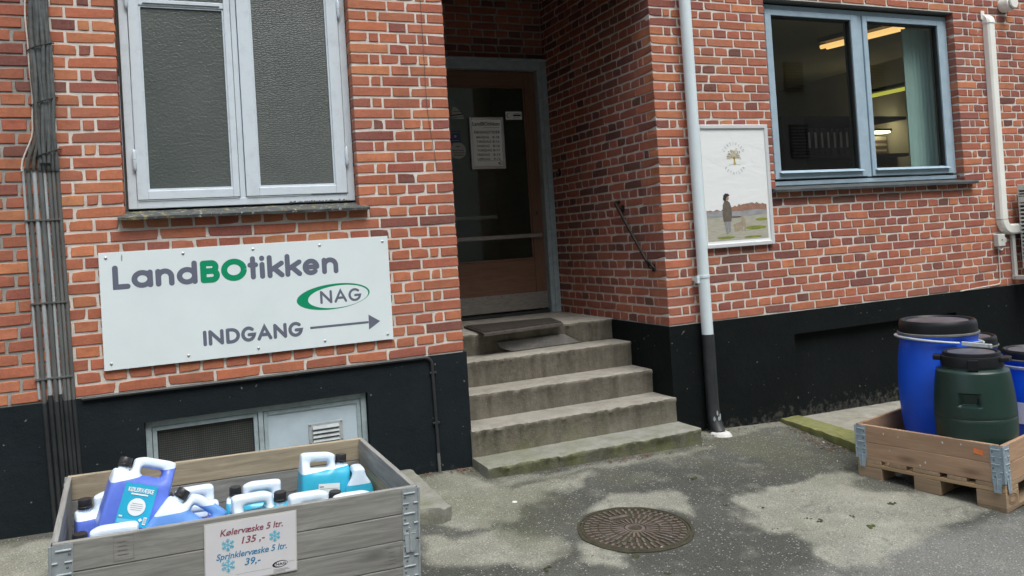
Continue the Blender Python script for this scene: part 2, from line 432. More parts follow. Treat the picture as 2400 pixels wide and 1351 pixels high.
def tag(o, label=None, cat=None, group=None, kind=None):
    if label: o['label'] = label
    if cat: o['category'] = cat
    if group: o['group'] = group
    if kind: o['kind'] = kind
    return o

def thing(name, label, cat, loc=(0, 0, 0), rz=0.0, group=None):
    o = bpy.data.objects.new(name, None)
    o.empty_display_size = 0.05
    C.objects.link(o)
    o.location = loc
    o.rotation_euler = (0, 0, rz)
    return tag(o, label, cat, group)

class MB:
    def __init__(self): self.v = []; self.f = []; self.m = []; self.cur = 0
    def add(self, vs, fs, mi=None):
        b = len(self.v)
        self.v += [tuple(x) for x in vs]
        self.f += [tuple(b + i for i in f) for f in fs]
        self.m += [self.cur if mi is None else mi] * len(fs)
        return self
    def box(self, x0, x1, y0, y1, z0, z1, mi=None):
        vs = [(x0, y0, z0), (x1, y0, z0), (x1, y1, z0), (x0, y1, z0), (x0, y0, z1), (x1, y0, z1), (x1, y1, z1), (x0, y1, z1)]
        return self.add(vs, [(0, 3, 2, 1), (4, 5, 6, 7), (0, 1, 5, 4), (1, 2, 6, 5), (2, 3, 7, 6), (3, 0, 4, 7)], mi)
    def hexa(self, p, mi=None):
        return self.add(p, [(0, 3, 2, 1), (4, 5, 6, 7), (0, 1, 5, 4), (1, 2, 6, 5), (2, 3, 7, 6), (3, 0, 4, 7)], mi)
    def bar(self, a, b, w, h, up=(0, 0, 1), mi=None):
        a, b = Vector(a), Vector(b)
        d = (b - a).normalized()
        s = d.cross(Vector(up)).normalized()
        t = s.cross(d)
        p = []
        for q in (a, b):
            for sx, sz in ((-1, -1), (1, -1), (1, 1), (-1, 1)):
                p.append(q + s * (sx * w / 2) + t * (sz * h / 2))
        return self.add(p, [(0, 3, 2, 1), (4, 5, 6, 7), (0, 1, 5, 4), (1, 2, 6, 5), (2, 3, 7, 6), (3, 0, 4, 7)], mi)
    def tube(self, path, r, n=10, caps=True, mi=None, flat=1.0):
        path = [Vector(p) for p in path]
        rings = []
        prev = None
        for i, p in enumerate(path):
            a = path[max(i - 1, 0)]; b = path[min(i + 1, len(path) - 1)]
            d = (b - a).normalized()
            if prev is None:
                ref = Vector((0, 1, 0)) if abs(d.y) < 0.9 else Vector((1, 0, 0))
                s = d.cross(ref).normalized()
            else:
                s = (prev - d * prev.dot(d)).normalized()
            prev = s
            t = d.cross(s)
            rr = r[i] if isinstance(r, (list, tuple)) else r
            rings.append([p + s * (rr * math.cos(2 * PI * k / n)) + t * (rr * flat * math.sin(2 * PI * k / n)) for k in range(n)])
        vs = [v for ring in rings for v in ring]
        fs = []
        for i in range(len(path) - 1):
            for k in range(n):
                fs.append((i * n + k, i * n + (k + 1) % n, (i + 1) * n + (k + 1) % n, (i + 1) * n + k))
        if caps:
            fs.append(tuple(reversed(range(n))))
            fs.append(tuple((len(path) - 1) * n + k for k in range(n)))
        return self.add(vs, fs, mi)
    def lathe(self, prof, n=32, c=(0, 0, 0), mi=None, cap=True, rfun=None):
        vs = []; fs = []
        for i, (r, z) in enumerate(prof):
            for k in range(n):
                a = 2 * PI * k / n
                rr = r if rfun is None else rfun(r, z, a)
                vs.append((c[0] + rr * math.cos(a), c[1] + rr * math.sin(a), c[2] + z))
        for i in range(len(prof) - 1):
            for k in range(n):
                fs.append((i * n + k, i * n + (k + 1) % n, (i + 1) * n + (k + 1) % n, (i + 1) * n + k))
        if cap:
            fs.append(tuple(reversed(range(n))))
            fs.append(tuple((len(prof) - 1) * n + k for k in range(n)))
        return self.add(vs, fs, mi)
    def prism(self, poly, z0, z1, mi=None):
        n = len(poly)
        vs = [(x, y, z0) for x, y in poly] + [(x, y, z1) for x, y in poly]
        fs = [tuple(reversed(range(n))), tuple(range(n, 2 * n))] + [(i, (i + 1) % n, n + (i + 1) % n, n + i) for i in range(n)]
        return self.add(vs, fs, mi)
    def xf(self, mat):
        self.v = [tuple(mat @ Vector(v)) for v in self.v]
        return self
    def build(self, name, mats, parent=None, world=True, smooth=False, bevel=0.0, seg=2, recalc=True, kind=None, angle=35):
        me = bpy.data.meshes.new(name)
        off = wloc(parent) if (parent is not None and world) else Vector((0, 0, 0))
        me.from_pydata([(v[0] - off.x, v[1] - off.y, v[2] - off.z) for v in self.v], [], self.f)
        if not isinstance(mats, (list, tuple)): mats = [mats]
        for m in mats: me.materials.append(M[m] if isinstance(m, str) else m)
        me.polygons.foreach_set('material_index', self.m)
        if recalc:
            bm = bmesh.new(); bm.from_mesh(me)
            bmesh.ops.recalc_face_normals(bm, faces=bm.faces)
            bm.to_mesh(me); bm.free()
        if smooth:
            me.polygons.foreach_set('use_smooth', [True] * len(me.polygons))
            me.set_sharp_from_angle(angle=R(angle))
        me.update()
        o = bpy.data.objects.new(name, me)
        C.objects.link(o)
        if parent is not None: o.parent = parent
        if bevel:
            md = o.modifiers.new('edge', 'BEVEL'); md.width = bevel; md.segments = seg; md.limit_method = 'ANGLE'; md.angle_limit = R(40)
        if kind: o['kind'] = kind
        return o

_txt = {}
def text_mesh(s, shear=0.0, bold=0.0, spacing=1.0):
    key = (s, shear, bold, spacing)
    if key in _txt: return _txt[key]
    cu = bpy.data.curves.new('lettering', 'FONT')
    cu.body = s; cu.size = 1.0; cu.shear = shear; cu.offset = bold; cu.space_character = spacing
    cu.resolution_u = 3
    o = bpy.data.objects.new('lettering', cu)
    C.objects.link(o)
    dg = bpy.context.evaluated_depsgraph_get()
    me = bpy.data.meshes.new_from_object(o.evaluated_get(dg))
    vs = [v.co.copy() for v in me.vertices]; fs = [tuple(p.vertices) for p in me.polygons]
    bpy.data.objects.remove(o); bpy.data.curves.remove(cu); bpy.data.meshes.remove(me)
    _txt[key] = (vs, fs)
    return vs, fs

class Face:
    """a flat plane: origin, right, up, outward normal; puts print on it a hair proud"""
    def __init__(self, o, r, u):
        self.o, self.r, self.u = Vector(o), Vector(r).normalized(), Vector(u).normalized()
        self.n = self.r.cross(self.u)
    def p(self, x, y, d=0.0005): return self.o + self.r * x + self.u * y + self.n * d
    def text(self, mb, s, x0, x1, y, h=None, shear=0.0, bold=0.0, d=0.0006, mi=0):
        vs, fs = text_mesh(s, shear, bold)
        a = min(v.x for v in vs); b = max(v.x for v in vs)
        sx = (x1 - x0) / (b - a)
        sy = sx if h is None else h / 0.729
        mb.add([self.p(x0 + (v.x - a) * sx, y + v.y * sy, d) for v in vs], fs, mi)
    def poly(self, mb, pts, d=0.0005, mi=0):
        mb.add([self.p(x, y, d) for x, y in pts], [tuple(range(len(pts)))], mi)
    def rect(self, mb, x0, x1, y0, y1, d=0.0005, mi=0):
        self.poly(mb, [(x0, y0), (x1, y0), (x1, y1), (x0, y1)], d, mi)
    def ellipse(self, mb, cx, cy, rx, ry, d=0.0005, n=32, mi=0, rot=0.0):
        c, s = math.cos(rot), math.sin(rot)
        pts = []
        for k in range(n):
            a = 2 * PI * k / n
            x, y = rx * math.cos(a), ry * math.sin(a)
            pts.append((cx + x * c - y * s, cy + x * s + y * c))
        self.poly(mb, pts, d, mi)
    def ring(self, mb, o, i, rot=0.0, d=0.0005, n=64, mi=0):
        c, s = math.cos(rot), math.sin(rot)
        vs = []
        for (cx, cy, rx, ry) in (o, i):
            for k in range(n):
                a = 2 * PI * k / n
                x, y = rx * math.cos(a), ry * math.sin(a)
                vs.append(self.p(cx + x * c - y * s, cy + x * s + y * c, d))
        mb.add(vs, [(k, (k + 1) % n, n + (k + 1) % n, n + k) for k in range(n)], mi)
    def stroke(self, mb, pts, w, d=0.0005, mi=0, round_cap=True):
        pts = [Vector(p) for p in pts]
        n = len(pts)
        L, Rr = [], []
        for i, p in enumerate(pts):
            a = pts[i] - pts[i - 1] if i > 0 else pts[1] - pts[0]
            b = pts[i + 1] - pts[i] if i < n - 1 else a
            a, b = a.normalized(), b.normalized()
            t = (a + b).normalized() if (a + b).length > 1e-6 else a
            nr = Vector((-t.y, t.x))
            k = 1.0 / max(0.5, nr.dot(Vector((-a.y, a.x))))
            L.append(p + nr * (w / 2 * k)); Rr.append(p - nr * (w / 2 * k))
        vs = [self.p(q.x, q.y, d) for q in L + Rr]
        fs = [(i, i + 1, n + i + 1, n + i) for i in range(n - 1)]
        mb.add(vs, fs, mi)
        if round_cap and (pts[0] - pts[-1]).length > 1e-4:
            for q, dr in ((pts[0], pts[0] - pts[1]), (pts[-1], pts[-1] - pts[-2])):
                a0 = math.atan2(dr.y, dr.x)
                arc = [(q.x + w / 2 * math.cos(a0 + t), q.y + w / 2 * math.sin(a0 + t)) for t in [(-PI / 2) + PI * k / 8 for k in range(9)]]
                self.poly(mb, arc, d, mi)

def arc(cx, cy, rx, ry, a0, a1, n=14):
    return [(cx + rx * math.cos(R(a0 + (a1 - a0) * k / n)), cy + ry * math.sin(R(a0 + (a1 - a0) * k / n))) for k in range(n + 1)]

def glyph(ch, x0, x1, yb, yt, w, xh=None):
    """centre-line strokes of a round-ended sans letter in the box (x0..x1, yb..yt); xh = top of the small letters"""
    h = w / 2
    l, r, b, t = x0 + h, x1 - h, yb + h, yt - h
    x = (xh if xh is not None else yt) - h
    cx, cy = (l + r) / 2, (b + x) / 2
    rx, ry = (r - l) / 2, (x - b) / 2
    if ch == 'L': return [[(l, t), (l, b), (r, b)]]
    if ch == 'I': return [[(cx, t), (cx, b)]]
    if ch == 'N': return [[(l, b), (l, t)], [(l, t), (r, b)], [(r, b), (r, t)]]
    if ch == 'A': return [[(l, b), (cx, t), (r, b)], [(l + rx * .36, b + (t - b) * .33), (r - rx * .36, b + (t - b) * .33)]]
    if ch == 'D': return [[(l, b), (l, t)], [(l, t)] + arc(l + (r - l) * .35, (b + t) / 2, (r - l) * .65, (t - b) / 2, 90, -90) + [(l, b)]]
    if ch == 'G':
        c2 = (b + t) / 2
        return [arc(cx, c2, rx, (t - b) / 2, 48, 340, 20) + [(r, c2 - w * .2), (cx + rx * .1, c2 - w * .2)]]
    if ch == 'B':
        c2 = b + (t - b) * .53
        return [[(l, b), (l, t)], [(l, t)] + arc(r - (t - c2) / 2 - w * .15, (c2 + t) / 2, (t - c2) / 2, (t - c2) / 2, 90, -90) + [(l, c2)],
                [(l, c2)] + arc(r - (c2 - b) / 2, (c2 + b) / 2, (c2 - b) / 2, (c2 - b) / 2, 90, -90) + [(l, b)]]
    if ch == 'O': return [arc(cx, (b + t) / 2, rx, (t - b) / 2, 0, 360, 32)]
    if ch == 'a': return [arc(cx, cy, rx, ry, 0, 360, 26), [(r, x), (r, b)]]
    if ch == 'd': return [arc(cx, cy, rx, ry, 0, 360, 26), [(r, t), (r, b)]]
    if ch == 'n': return [[(l, x), (l, b)], [(l, x - rx * 1.05)] + arc(cx, x - rx, rx, rx, 180, 0) + [(r, b)]]
    if ch == 't': return [[(cx, t), (cx, b)], [(l, x), (r, x)]]
    if ch == 'i': return [[(cx, x), (cx, b)], [(cx, t), (cx, t - w * .08)]]
    if ch == 'k': return [[(l, t), (l, b)], [(l, b + (x - b) * .42), (r, x)], [(l + (r - l) * .34, b + (x - b) * .62), (r, b)]]
    if ch == 'e': return [[(l + w * .2, cy), (r, cy)], arc(cx, cy, rx, ry, 0, 312, 22)]
    return []

def letters(face, mb, seq, yb, yt, w, xh=None, mi=0, d0=0.0006):
    for ch, a, b in seq:
        for k, st in enumerate(glyph(ch, a, b, yb, yt, w, xh)):
            face.stroke(mb, st, w, d0 + 0.00012 * k, mi)

def proj(p):
    d = Vector(p) - CAM_O
    z = d.dot(CAM_F)
    if z < 0.1: return (-9999, -9999, 1)
    return (1200 + PPX + FPX * d.dot(CAM_R) / z, 675.5 + PPY - FPX * d.dot(CAM_U) / z, z)

def gz(x, y):
    x = min(max(x, -4), 5); y = min(max(y, -4.5), 0.4)
    return -.025 * x + .045 * y - .03 * max(0, x - 1.6)

# ------------------------------------------------------------------ ground
def in_poly_dist(X, Y, poly):
    """signed distance to a polygon (negative inside), numpy"""
    d2 = np.full(X.shape, 1e9); inside = np.zeros(X.shape, bool)
    n = len(poly)
    for i in range(n):
        ax, ay = poly[i]; bx, by = poly[(i + 1) % n]
        ex, ey = bx - ax, by - ay
        wx, wy = X - ax, Y - ay
        t = np.clip((wx * ex + wy * ey) / (ex * ex + ey * ey), 0, 1)
        d2 = np.minimum(d2, (wx - ex * t) ** 2 + (wy - ey * t) ** 2)
        c = (ay > Y) != (by > Y)
        xi = ax + (Y - ay) / (by - ay if by != ay else 1e-9) * ex
        inside ^= c & (X < xi)
    d = np.sqrt(d2)
    return np.where(inside, -d, d)

def fbm(X, Y, s, oct=4, seed=0):
    rng = np.random.RandomState(seed)
    out = np.zeros(X.shape); amp = 1.0; tot = 0
    for o in range(oct):
        g = rng.rand(64, 64)
        u = X * s * 2 ** o + 13.7 * o + seed; v = Y * s * 2 ** o + 7.3 * o
        i, j = np.floor(u).astype(int), np.floor(v).astype(int)
        fu, fv = u - i, v - j
        fu = fu * fu * (3 - 2 * fu); fv = fv * fv * (3 - 2 * fv)
        a = g[i % 64, j % 64]; b = g[(i + 1) % 64, j % 64]; c = g[i % 64, (j + 1) % 64]; d = g[(i + 1) % 64, (j + 1) % 64]
        out += amp * ((a * (1 - fu) + b * fu) * (1 - fv) + (c * (1 - fu) + d * fu) * fv)
        tot += amp; amp *= 0.55
    return out / tot

def axis(pts):
    out = []
    for a, b, h in pts:
        n = max(1, int(round((b - a) / h)))
        out += [a + (b - a) * k / n for k in range(n)]
    return np.array(out + [pts[-1][1]])
gx = axis([(-60, -20, 20), (-20, -6, 3.5), (-6, -2.8, 0.4), (-2.8, 4.2, 0.02), (4.2, 8, 0.4), (8, 20, 3), (20, 60, 20)])
gy = axis([(-60, -20, 20), (-20, -7, 3), (-7, -3.0, 0.25), (-3.0, 0.16, 0.02), (0.16, 6, 1.0), (6, 60, 18)])
X, Y = np.meshgrid(gx, gy, indexing='ij')
xc, yc = np.clip(X, -4, 5), np.clip(Y, -4.5, 0.4)
Z = -.025 * xc + .045 * yc - .03 * np.maximum(0, xc - 1.6)
Z = Z + (fbm(X, Y, 1.3, 3, 5) - .5) * .008 + (fbm(X, Y, 9, 2, 9) - .5) * .004
light_patches = [
    [(0.081, -0.538), (0.357, -0.435), (0.591, -0.471), (0.323, -0.664), (0.058, -0.786), (-0.146, -0.978), (-0.402, -0.878), (-0.476, -0.545), (-0.309, -0.086), (-0.104, -0.05), (0.02, -0.332)],
    [(0.288, -0.974), (0.518, -0.842), (0.809, -0.901), (0.79, -1.164), (0.723, -1.33), (0.638, -1.155), (0.425, -1.045)],
    [(1.065, -1.164), (1.594, -1.168), (2.0, -1.082), (1.779, -1.327), (2.3, -1.7), (2.083, -1.889), (1.643, -1.951), (1.414, -1.979), (1.029, -2.161), (0.902, -2.051), (0.899, -1.851), (0.984, -1.676), (0.91, -1.426)],
    [(-0.593, -0.929), (-0.205, -1.009), (-0.072, -1.306), (-0.239, -1.476), (-0.66, -1.215)],
    [(-0.037, -1.324), (0.115, -1.374), (0.143, -1.52), (0.059, -1.626), (-0.07, -1.513)],
    [(-2.9, -0.15), (-2.0, -0.05), (-1.9, -0.5), (-2.9, -0.9)],
    [(0.02, -0.33), (1.5, -0.33), (1.5, -0.40), (0.02, -0.42)],
    [(1.5, -0.02), (2.4, 0.02), (2.35, -0.15), (1.6, -0.2)],
]
wobx = (fbm(X, Y, 5, 6, 1) - .5) * .24; woby = (fbm(X, Y, 5, 6, 2) - .5) * .24
mask = np.zeros(X.shape)
for i, pl in enumerate(light_patches):
    d = in_poly_dist(X + wobx, Y + woby, pl)
    soft = 0.028
    mask = np.maximum(mask, np.clip(0.5 - d / (2 * soft), 0, 1) * (0.9 if i < 6 else 0.55))
far = np.clip((-1.9 - Y) / 0.5, 0, 1)
mott = fbm(X, Y, 2.2, 5, 3); fine = fbm(X, Y, 11, 4, 4)
mask = np.clip(mask * (0.62 + 0.5 * mott + .35 * (fine - .5)) + (fine - .60).clip(0, 1) * 1.2, 0, 1)
dark = np.array([0.044, 0.048, 0.041]); dark2 = np.array([0.088, 0.092, 0.080]); pale = np.array([0.375, 0.385, 0.315])
f2 = np.clip((mott - .42) * 3.2, 0, 1)[..., None]
col = dark * (1 - f2) + dark2 * f2
fr_ = (np.clip((-1.93 - Y + wobx * .5) / .10, 0, 1) * np.clip((X - .55 + woby) / .3, 0, 1) * (.75 + .5 * (mott - .5)))[..., None]
col = col * (1 - fr_) + np.array([0.205, 0.212, 0.198]) * fr_
col = col * (1 - mask[..., None]) + pale * mask[..., None]
gd = in_poly_dist(X + wobx, Y + woby, [(1.506, -0.26), (2.222, -0.085), (2.154, -0.759), (2.067, -1.018), (1.538, -0.882), (1.286, -0.56)])
green = np.clip(0.5 - gd / 0.5, 0, 1) * np.clip((fbm(X, Y, 4, 4, 8) - .36) * 4, 0, 1) * 0.62
g2 = np.clip((fbm(X, Y, 1.7, 4, 12) - .50) * 5, 0, 1) * np.clip((Y + 1.9) / 0.7, 0, 1) * 0.45
green = np.maximum(green, g2)[..., None]
col = col * (1 - green) + np.array([0.098, 0.108, 0.050]) * green
dirt = (np.clip((Y + .22) / .2, 0, 1) * np.clip((fine - .35) * 3, 0, 1) * .5)[..., None]
col = col * (1 - dirt) + np.array([0.10, 0.092, 0.06]) * dirt
crack = np.abs(fbm(X, Y, 1.1, 4, 21) - .5)
cr = (np.clip(1 - crack / .006, 0, 1) * .55)[..., None]
col = col * (1 - cr) + np.array([0.06, 0.06, 0.05]) * cr
seam = [(0.94, -.55), (1.02, -.92), (1.00, -1.25), (.93, -1.6), (.90, -1.95), (.84, -2.4)]
sd_ = np.full(X.shape, 9.0)
for i in range(len(seam) - 1):
    (ax, ay), (bx, by) = seam[i], seam[i + 1]
    t = np.clip(((X - ax) * (bx - ax) + (Y - ay) * (by - ay)) / ((bx - ax) ** 2 + (by - ay) ** 2), 0, 1)
    sd_ = np.minimum(sd_, np.hypot(X + wobx * .3 - ax - t * (bx - ax), Y + woby * .3 - ay - t * (by - ay)))
cr = (np.clip(1 - sd_ / .016, 0, 1) * .7)[..., None]
col = col * (1 - cr) + np.array([0.045, 0.045, 0.036]) * cr
nx, ny = X.shape
me = bpy.data.meshes.new('ground')
idx = np.arange(nx * ny).reshape(nx, ny)
quads = np.stack([idx[:-1, :-1], idx[1:, :-1], idx[1:, 1:], idx[:-1, 1:]], -1).reshape(-1, 4)
me.vertices.add(nx * ny); me.vertices.foreach_set('co', np.stack([X, Y, Z], -1).reshape(-1).astype(np.float32))
me.loops.add(quads.size); me.loops.foreach_set('vertex_index', quads.reshape(-1).astype(np.int32))
me.polygons.add(len(quads)); me.polygons.foreach_set('loop_start', np.arange(0, quads.size, 4, dtype=np.int32))
me.polygons.foreach_set('use_smooth', np.ones(len(quads), bool))
me.update(calc_edges=True)
at = me.attributes.new('ground_tone', 'FLOAT_COLOR', 'POINT')
at.data.foreach_set('color', np.concatenate([col, np.ones((nx, ny, 1))], -1).reshape(-1).astype(np.float32))
me.materials.append(M['asphalt'])
ground = bpy.data.objects.new('ground', me); C.objects.link(ground)
tag(ground, 'worn grey asphalt yard with pale patches and green algae', None, None, 'structure')

# ------------------------------------------------------------------ brickwork
PITCH, ZJ = 0.065246, 2.855
W = 1.504
BH = PITCH - 0.0108
_bm = {}
def brick_mesh(L, D):
    L = round(L, 3); key = (L, D)
    v = random.randrange(4)
    if (key, v) in _bm: return _bm[(key, v)]
    rnd = random.Random(hash((L, D, v)) & 0xffff)
    hx, hz = L / 2, BH / 2
    e = 0.0028
    j = lambda a=0.0012: rnd.uniform(-a, a)
    ring = [(-hx, -hz), (j(.01), -hz), (hx, -hz), (hx, 0), (hx, hz), (j(.01), hz), (-hx, hz), (-hx, 0)]
    outer = []
    for x, z in ring:
        outer.append((x * (1 + 0) - math.copysign(abs(j(.0018)), x) * (abs(x) > hx * .5), e + abs(j(.001)), z - math.copysign(abs(j(.0018)), z) * (abs(z) > hz * .5)))
    if rnd.random() < .6:                                   # a chipped arris
        c = rnd.choice((0, 2, 4, 6)); x, y, z = outer[c]
        outer[c] = (x - math.copysign(rnd.uniform(.003, .007), x), y + .004, z - math.copysign(rnd.uniform(.002, .006), z))
    inner = [((x - math.copysign(e, x) if abs(x) > hx * .5 else x), j(.0008), (z - math.copysign(e, z) if abs(z) > hz * .5 else z)) for x, y, z in outer]
    back = [(x if abs(x) < hx * .5 else math.copysign(hx, x), D, z if abs(z) < hz * .5 else math.copysign(hz, z)) for x, z in ring]
    vs = inner + outer + back + [(0, j(.0008), 0)]
    fs = []
    for k in range(8):
        n = (k + 1) % 8
        fs += [(24, k, n), (k, 8 + k, 8 + n, n), (8 + k, 16 + k, 16 + n, 8 + n)]
    me = bpy.data.meshes.new('brick')
    me.from_pydata(vs, [], fs)
    me.materials.append(M['brick'])
    bm = bmesh.new(); bm.from_mesh(me)
    bmesh.ops.recalc_face_normals(bm, faces=bm.faces)
    bmesh.ops.recalc_face_normals(bm, faces=bm.faces)
    c0 = [f for f in bm.faces if f.calc_center_median().y < .002]
    if c0 and sum(f.normal.y for f in c0) > 0: bmesh.ops.reverse_faces(bm, faces=bm.faces)
    bm.to_mesh(me); bm.free()
    _bm[(key, v)] = me
    return me

def fill(s0, s1, lead, unit, rnd):
    """bricks from s0 towards s1 (either way): the lead lengths, then units; the last one is cut"""
    J = 0.0115
    d = 1 if s1 > s0 else -1
    out = []; s = s0; i = 0
    while True:
        L = lead[i] if i < len(lead) else unit
        rest = (s1 - s) * d
        if rest < 0.035: break
        if rest - L < 0.045: L = rest
        a, b = s, s + d * L
        out.append((min(a, b), max(a, b)))
        s = b + d * J; i += 1
    return out

ST, HD, CL = 0.2285, 0.1085, 0.0540
TONES = [((0.48, 0.170, 0.085), 28), ((0.43, 0.142, 0.076), 32), ((0.38, 0.120, 0.070), 24), ((0.31, 0.095, 0.068), 9), ((0.22, 0.070, 0.058), 5), ((0.15, 0.058, 0.052), 2), ((0.54, 0.215, 0.10), 9)]
TONES_R = [((0.46, 0.162, 0.085), 18), ((0.40, 0.133, 0.077), 30), ((0.345, 0.111, 0.070), 24), ((0.265, 0.084, 0.068), 14), ((0.185, 0.068, 0.060), 7), ((0.12, 0.053, 0.048), 3), ((0.52, 0.20, 0.095), 6)]
TONES_S = [((0.38, 0.120, 0.075), 26), ((0.33, 0.100, 0.068), 28), ((0.25, 0.080, 0.062), 18), ((0.16, 0.060, 0.052), 12), ((0.10, 0.045, 0.040), 12)]  # recess palette: dark headers, with recess shade put into the brick tones
def pick(tones, rnd):
    t = rnd.uniform(0, sum(w for _, w in tones))
    for c, w in tones:
        t -= w
        if t <= 0: break
    k = rnd.uniform(.88, 1.12)
    return tuple(min(1, x * k * rnd.uniform(.95, 1.05)) for x in c)

def lay(parent, bricks, to_world, rz, tones, seed, limit=300):
    """bricks: (s0, s1, course, depth) -> the largest in view as parts, the others as one joined part"""
    rnd = random.Random(seed)
    items = []
    for s0, s1, k, D in bricks:
        z = ZJ - (k + .5) * PITCH
        p = to_world((s0 + s1) / 2, z)
        px, py, dz = proj(p)
        vis = -30 < px < 2430 and -20 < py < 1370
        items.append(((s1 - s0) / dz ** 2 if vis else -1, s0, s1, k, D, p))
    items.sort(key=lambda t: -t[0])
    off = wloc(parent)
    vs, fs, cols = [], [], []
    rot = Matrix.Rotation(rz, 4, 'Z')
    for n, (sc, s0, s1, k, D, p) in enumerate(items):
        me_ = brick_mesh(s1 - s0, D)
        c = pick(tones, rnd)
        jig = Vector((rnd.uniform(-.0014, .0014), rnd.uniform(-.0014, .0014), rnd.uniform(-.0012, .0012)))
        wp = Vector(p) + rot @ jig
        if n < limit and sc > 0:
            o = bpy.data.objects.new('brick', me_)
            C.objects.link(o); o.parent = parent
            o.location = wp - off
            o.rotation_euler = (0, rnd.uniform(-.0055, .0055), rz)
            o.color = (c[0], c[1], c[2], 1)
        else:
            b = len(vs)
            vs += [rot @ v.co + wp - off for v in me_.vertices]
            fs += [tuple(b + i for i in pg.vertices) for pg in me_.polygons]
            cols += [c] * len(me_.vertices)
    if vs:
        m2 = bpy.data.meshes.new('brick_rows')
        m2.from_pydata([tuple(v) for v in vs], [], fs)
        a = m2.attributes.new('tone', 'FLOAT_COLOR', 'POINT')
        a.data.foreach_set('color', np.array([(c[0], c[1], c[2], 1) for c in cols], np.float32).reshape(-1))
        m2.materials.append(M['brick_mass'])
        o = bpy.data.objects.new('brick_rows', m2); C.objects.link(o); o.parent = parent; o['kind'] = 'stuff'

KTOP, KBOT = -11, 33
def zrange(k): return ZJ - (k + 1) * PITCH, ZJ - k * PITCH
OPEN_TOP = 3.06
# left of the entrance
LW = (-1.832, -0.592, 1.640, 3.04)          # left window opening
left = thing('brick_wall', 'red brick wall left of the doorway with a pale window and a sign', 'brick wall', (-2, 0, 0))
bl = []
rnd = random.Random(3)
for k in range(KTOP, KBOT):
    z0, z1 = zrange(k); zc = (z0 + z1) / 2
    odd = k % 2 == 1
    dR = 0.2285 if odd else 0.1085
    if LW[2] - .01 < zc < LW[3]:
        if odd:
            mid = [(-.592 + .108 + .0115 * 2 + .054, -.592 + .108 + .0115 * 2 + .054 + .2285 + .0)] if rnd.random() < .4 else None
            a = -.592
            seq = [HD, CL + .004] + ([ST + .002] if mid else [HD, HD]) + [CL + .004, HD]
        else:
            a = -.592; seq = [ST + .002, HD - .004, ST + .002]
        tot = sum(seq) + .0115 * (len(seq) - 1); f = .592 / tot
        s = a
        for i, L in enumerate(seq):
            L *= f
            bl.append((s, s + L, k, dR if i == len(seq) - 1 else (.1085)))
            s += L + .0115 * f
        segs = [(LW[0], True)]
    else:
        segs = [(0.0, False)]
    for s0, jamb in segs:
        lead = ([HD, CL] if odd else ([ST, HD] if k % 4 == 2 else [ST]))
        fl = fill(s0, -5.6, lead, HD if odd else ST, rnd)
        for i, (a, b) in enumerate(fl):
            bl.append((a, b, k, dR if (i == 0 and not jamb) else .1085))
lay(left, bl, lambda s, z: (s, 0.0, z), 0.0, TONES, 11)
mb = MB(); REC = 0.005
mb.box(-2.2, LW[0] - REC, REC, .30, .66, 3.60); mb.box(LW[1] + REC, -REC, REC, .30, .66, 3.60)
mb.box(LW[0] - REC, LW[1] + REC, REC, .30, .66, LW[2] - .012); mb.box(LW[0] - REC, LW[1] + REC, REC, .30, LW[3] + .01, 3.60)
mb.box(-5.6, -2.2, REC + .001, .30, .66, 3.60, 1)
mb.build('mortar', ['mortar', 'mortar_grey'], left)
BW = (-1.795, -.612, .03, .535)             # basement window opening in the plinth
mb = MB(); PY = -.012
mb.box(-5.6, BW[0], PY, .30, -.4, .70); mb.box(BW[1], .012, PY, .30, -.4, .70)
mb.box(BW[0], BW[1], PY, .30, BW[3], .70); mb.box(BW[0], BW[1], PY, .30, -.4, BW[2])
mb.build('plinth', 'plinth_blue', left)
# right of the entrance
RW = (2.520, 4.535, 1.632, 3.035)
right = thing('brick_wall', 'red brick wall right of the doorway with a wide grey-framed window', 'brick wall', (3, 0, 0))
br = []
for k in range(KTOP, KBOT):
    z0, z1 = zrange(k); zc = (z0 + z1) / 2
    odd = k % 2 == 1
    d0 = 0.2285 if odd else 0.1085
    lead = ([HD, CL] if odd else ([ST, HD] if k % 4 == 0 else [ST]))
    if RW[2] - .01 < zc < RW[3]:
        for i, (a, b) in enumerate(fill(W, RW[0], lead, HD if odd else ST, rnd)): br.append((a, b, k, d0 if i == 0 else .1085))
        for a, b in fill(RW[1], 6.3, [HD, CL] if odd else [ST], HD if odd else ST, rnd): br.append((a, b, k, .1085))
    else:
        for i, (a, b) in enumerate(fill(W, 6.3, lead, HD if odd else ST, rnd)): br.append((a, b, k, d0 if i == 0 else .1085))
lay(right, br, lambda s, z: (s, 0.0, z), 0.0, TONES_R, 12)
mb = MB()
mb.box(W + REC, RW[0] - REC, REC, .30, .66, 3.60); mb.box(RW[1] + REC, 6.3, REC, .30, .66, 3.60)
mb.box(RW[0] - REC, RW[1] + REC, REC, .30, .66, RW[2] - .012); mb.box(RW[0] - REC, RW[1] + REC, REC, .30, RW[3] + .01, 3.60)
mb.build('mortar', 'mortar', right)
mb = MB()
PR = (2.585, 4.30, -.30, .535)              # bricked-up opening painted over: a shallow panel
mb.box(W - .012, PR[0], PY, .30, -.5, .70); mb.box(PR[1], 6.3, PY, .30, -.5, .70)
mb.box(PR[0], PR[1], PY, .30, PR[3], .70); mb.box(PR[0], PR[1], PY + .055, .30, -.5, PR[3])
mb.build('plinth', 'plinth', right)
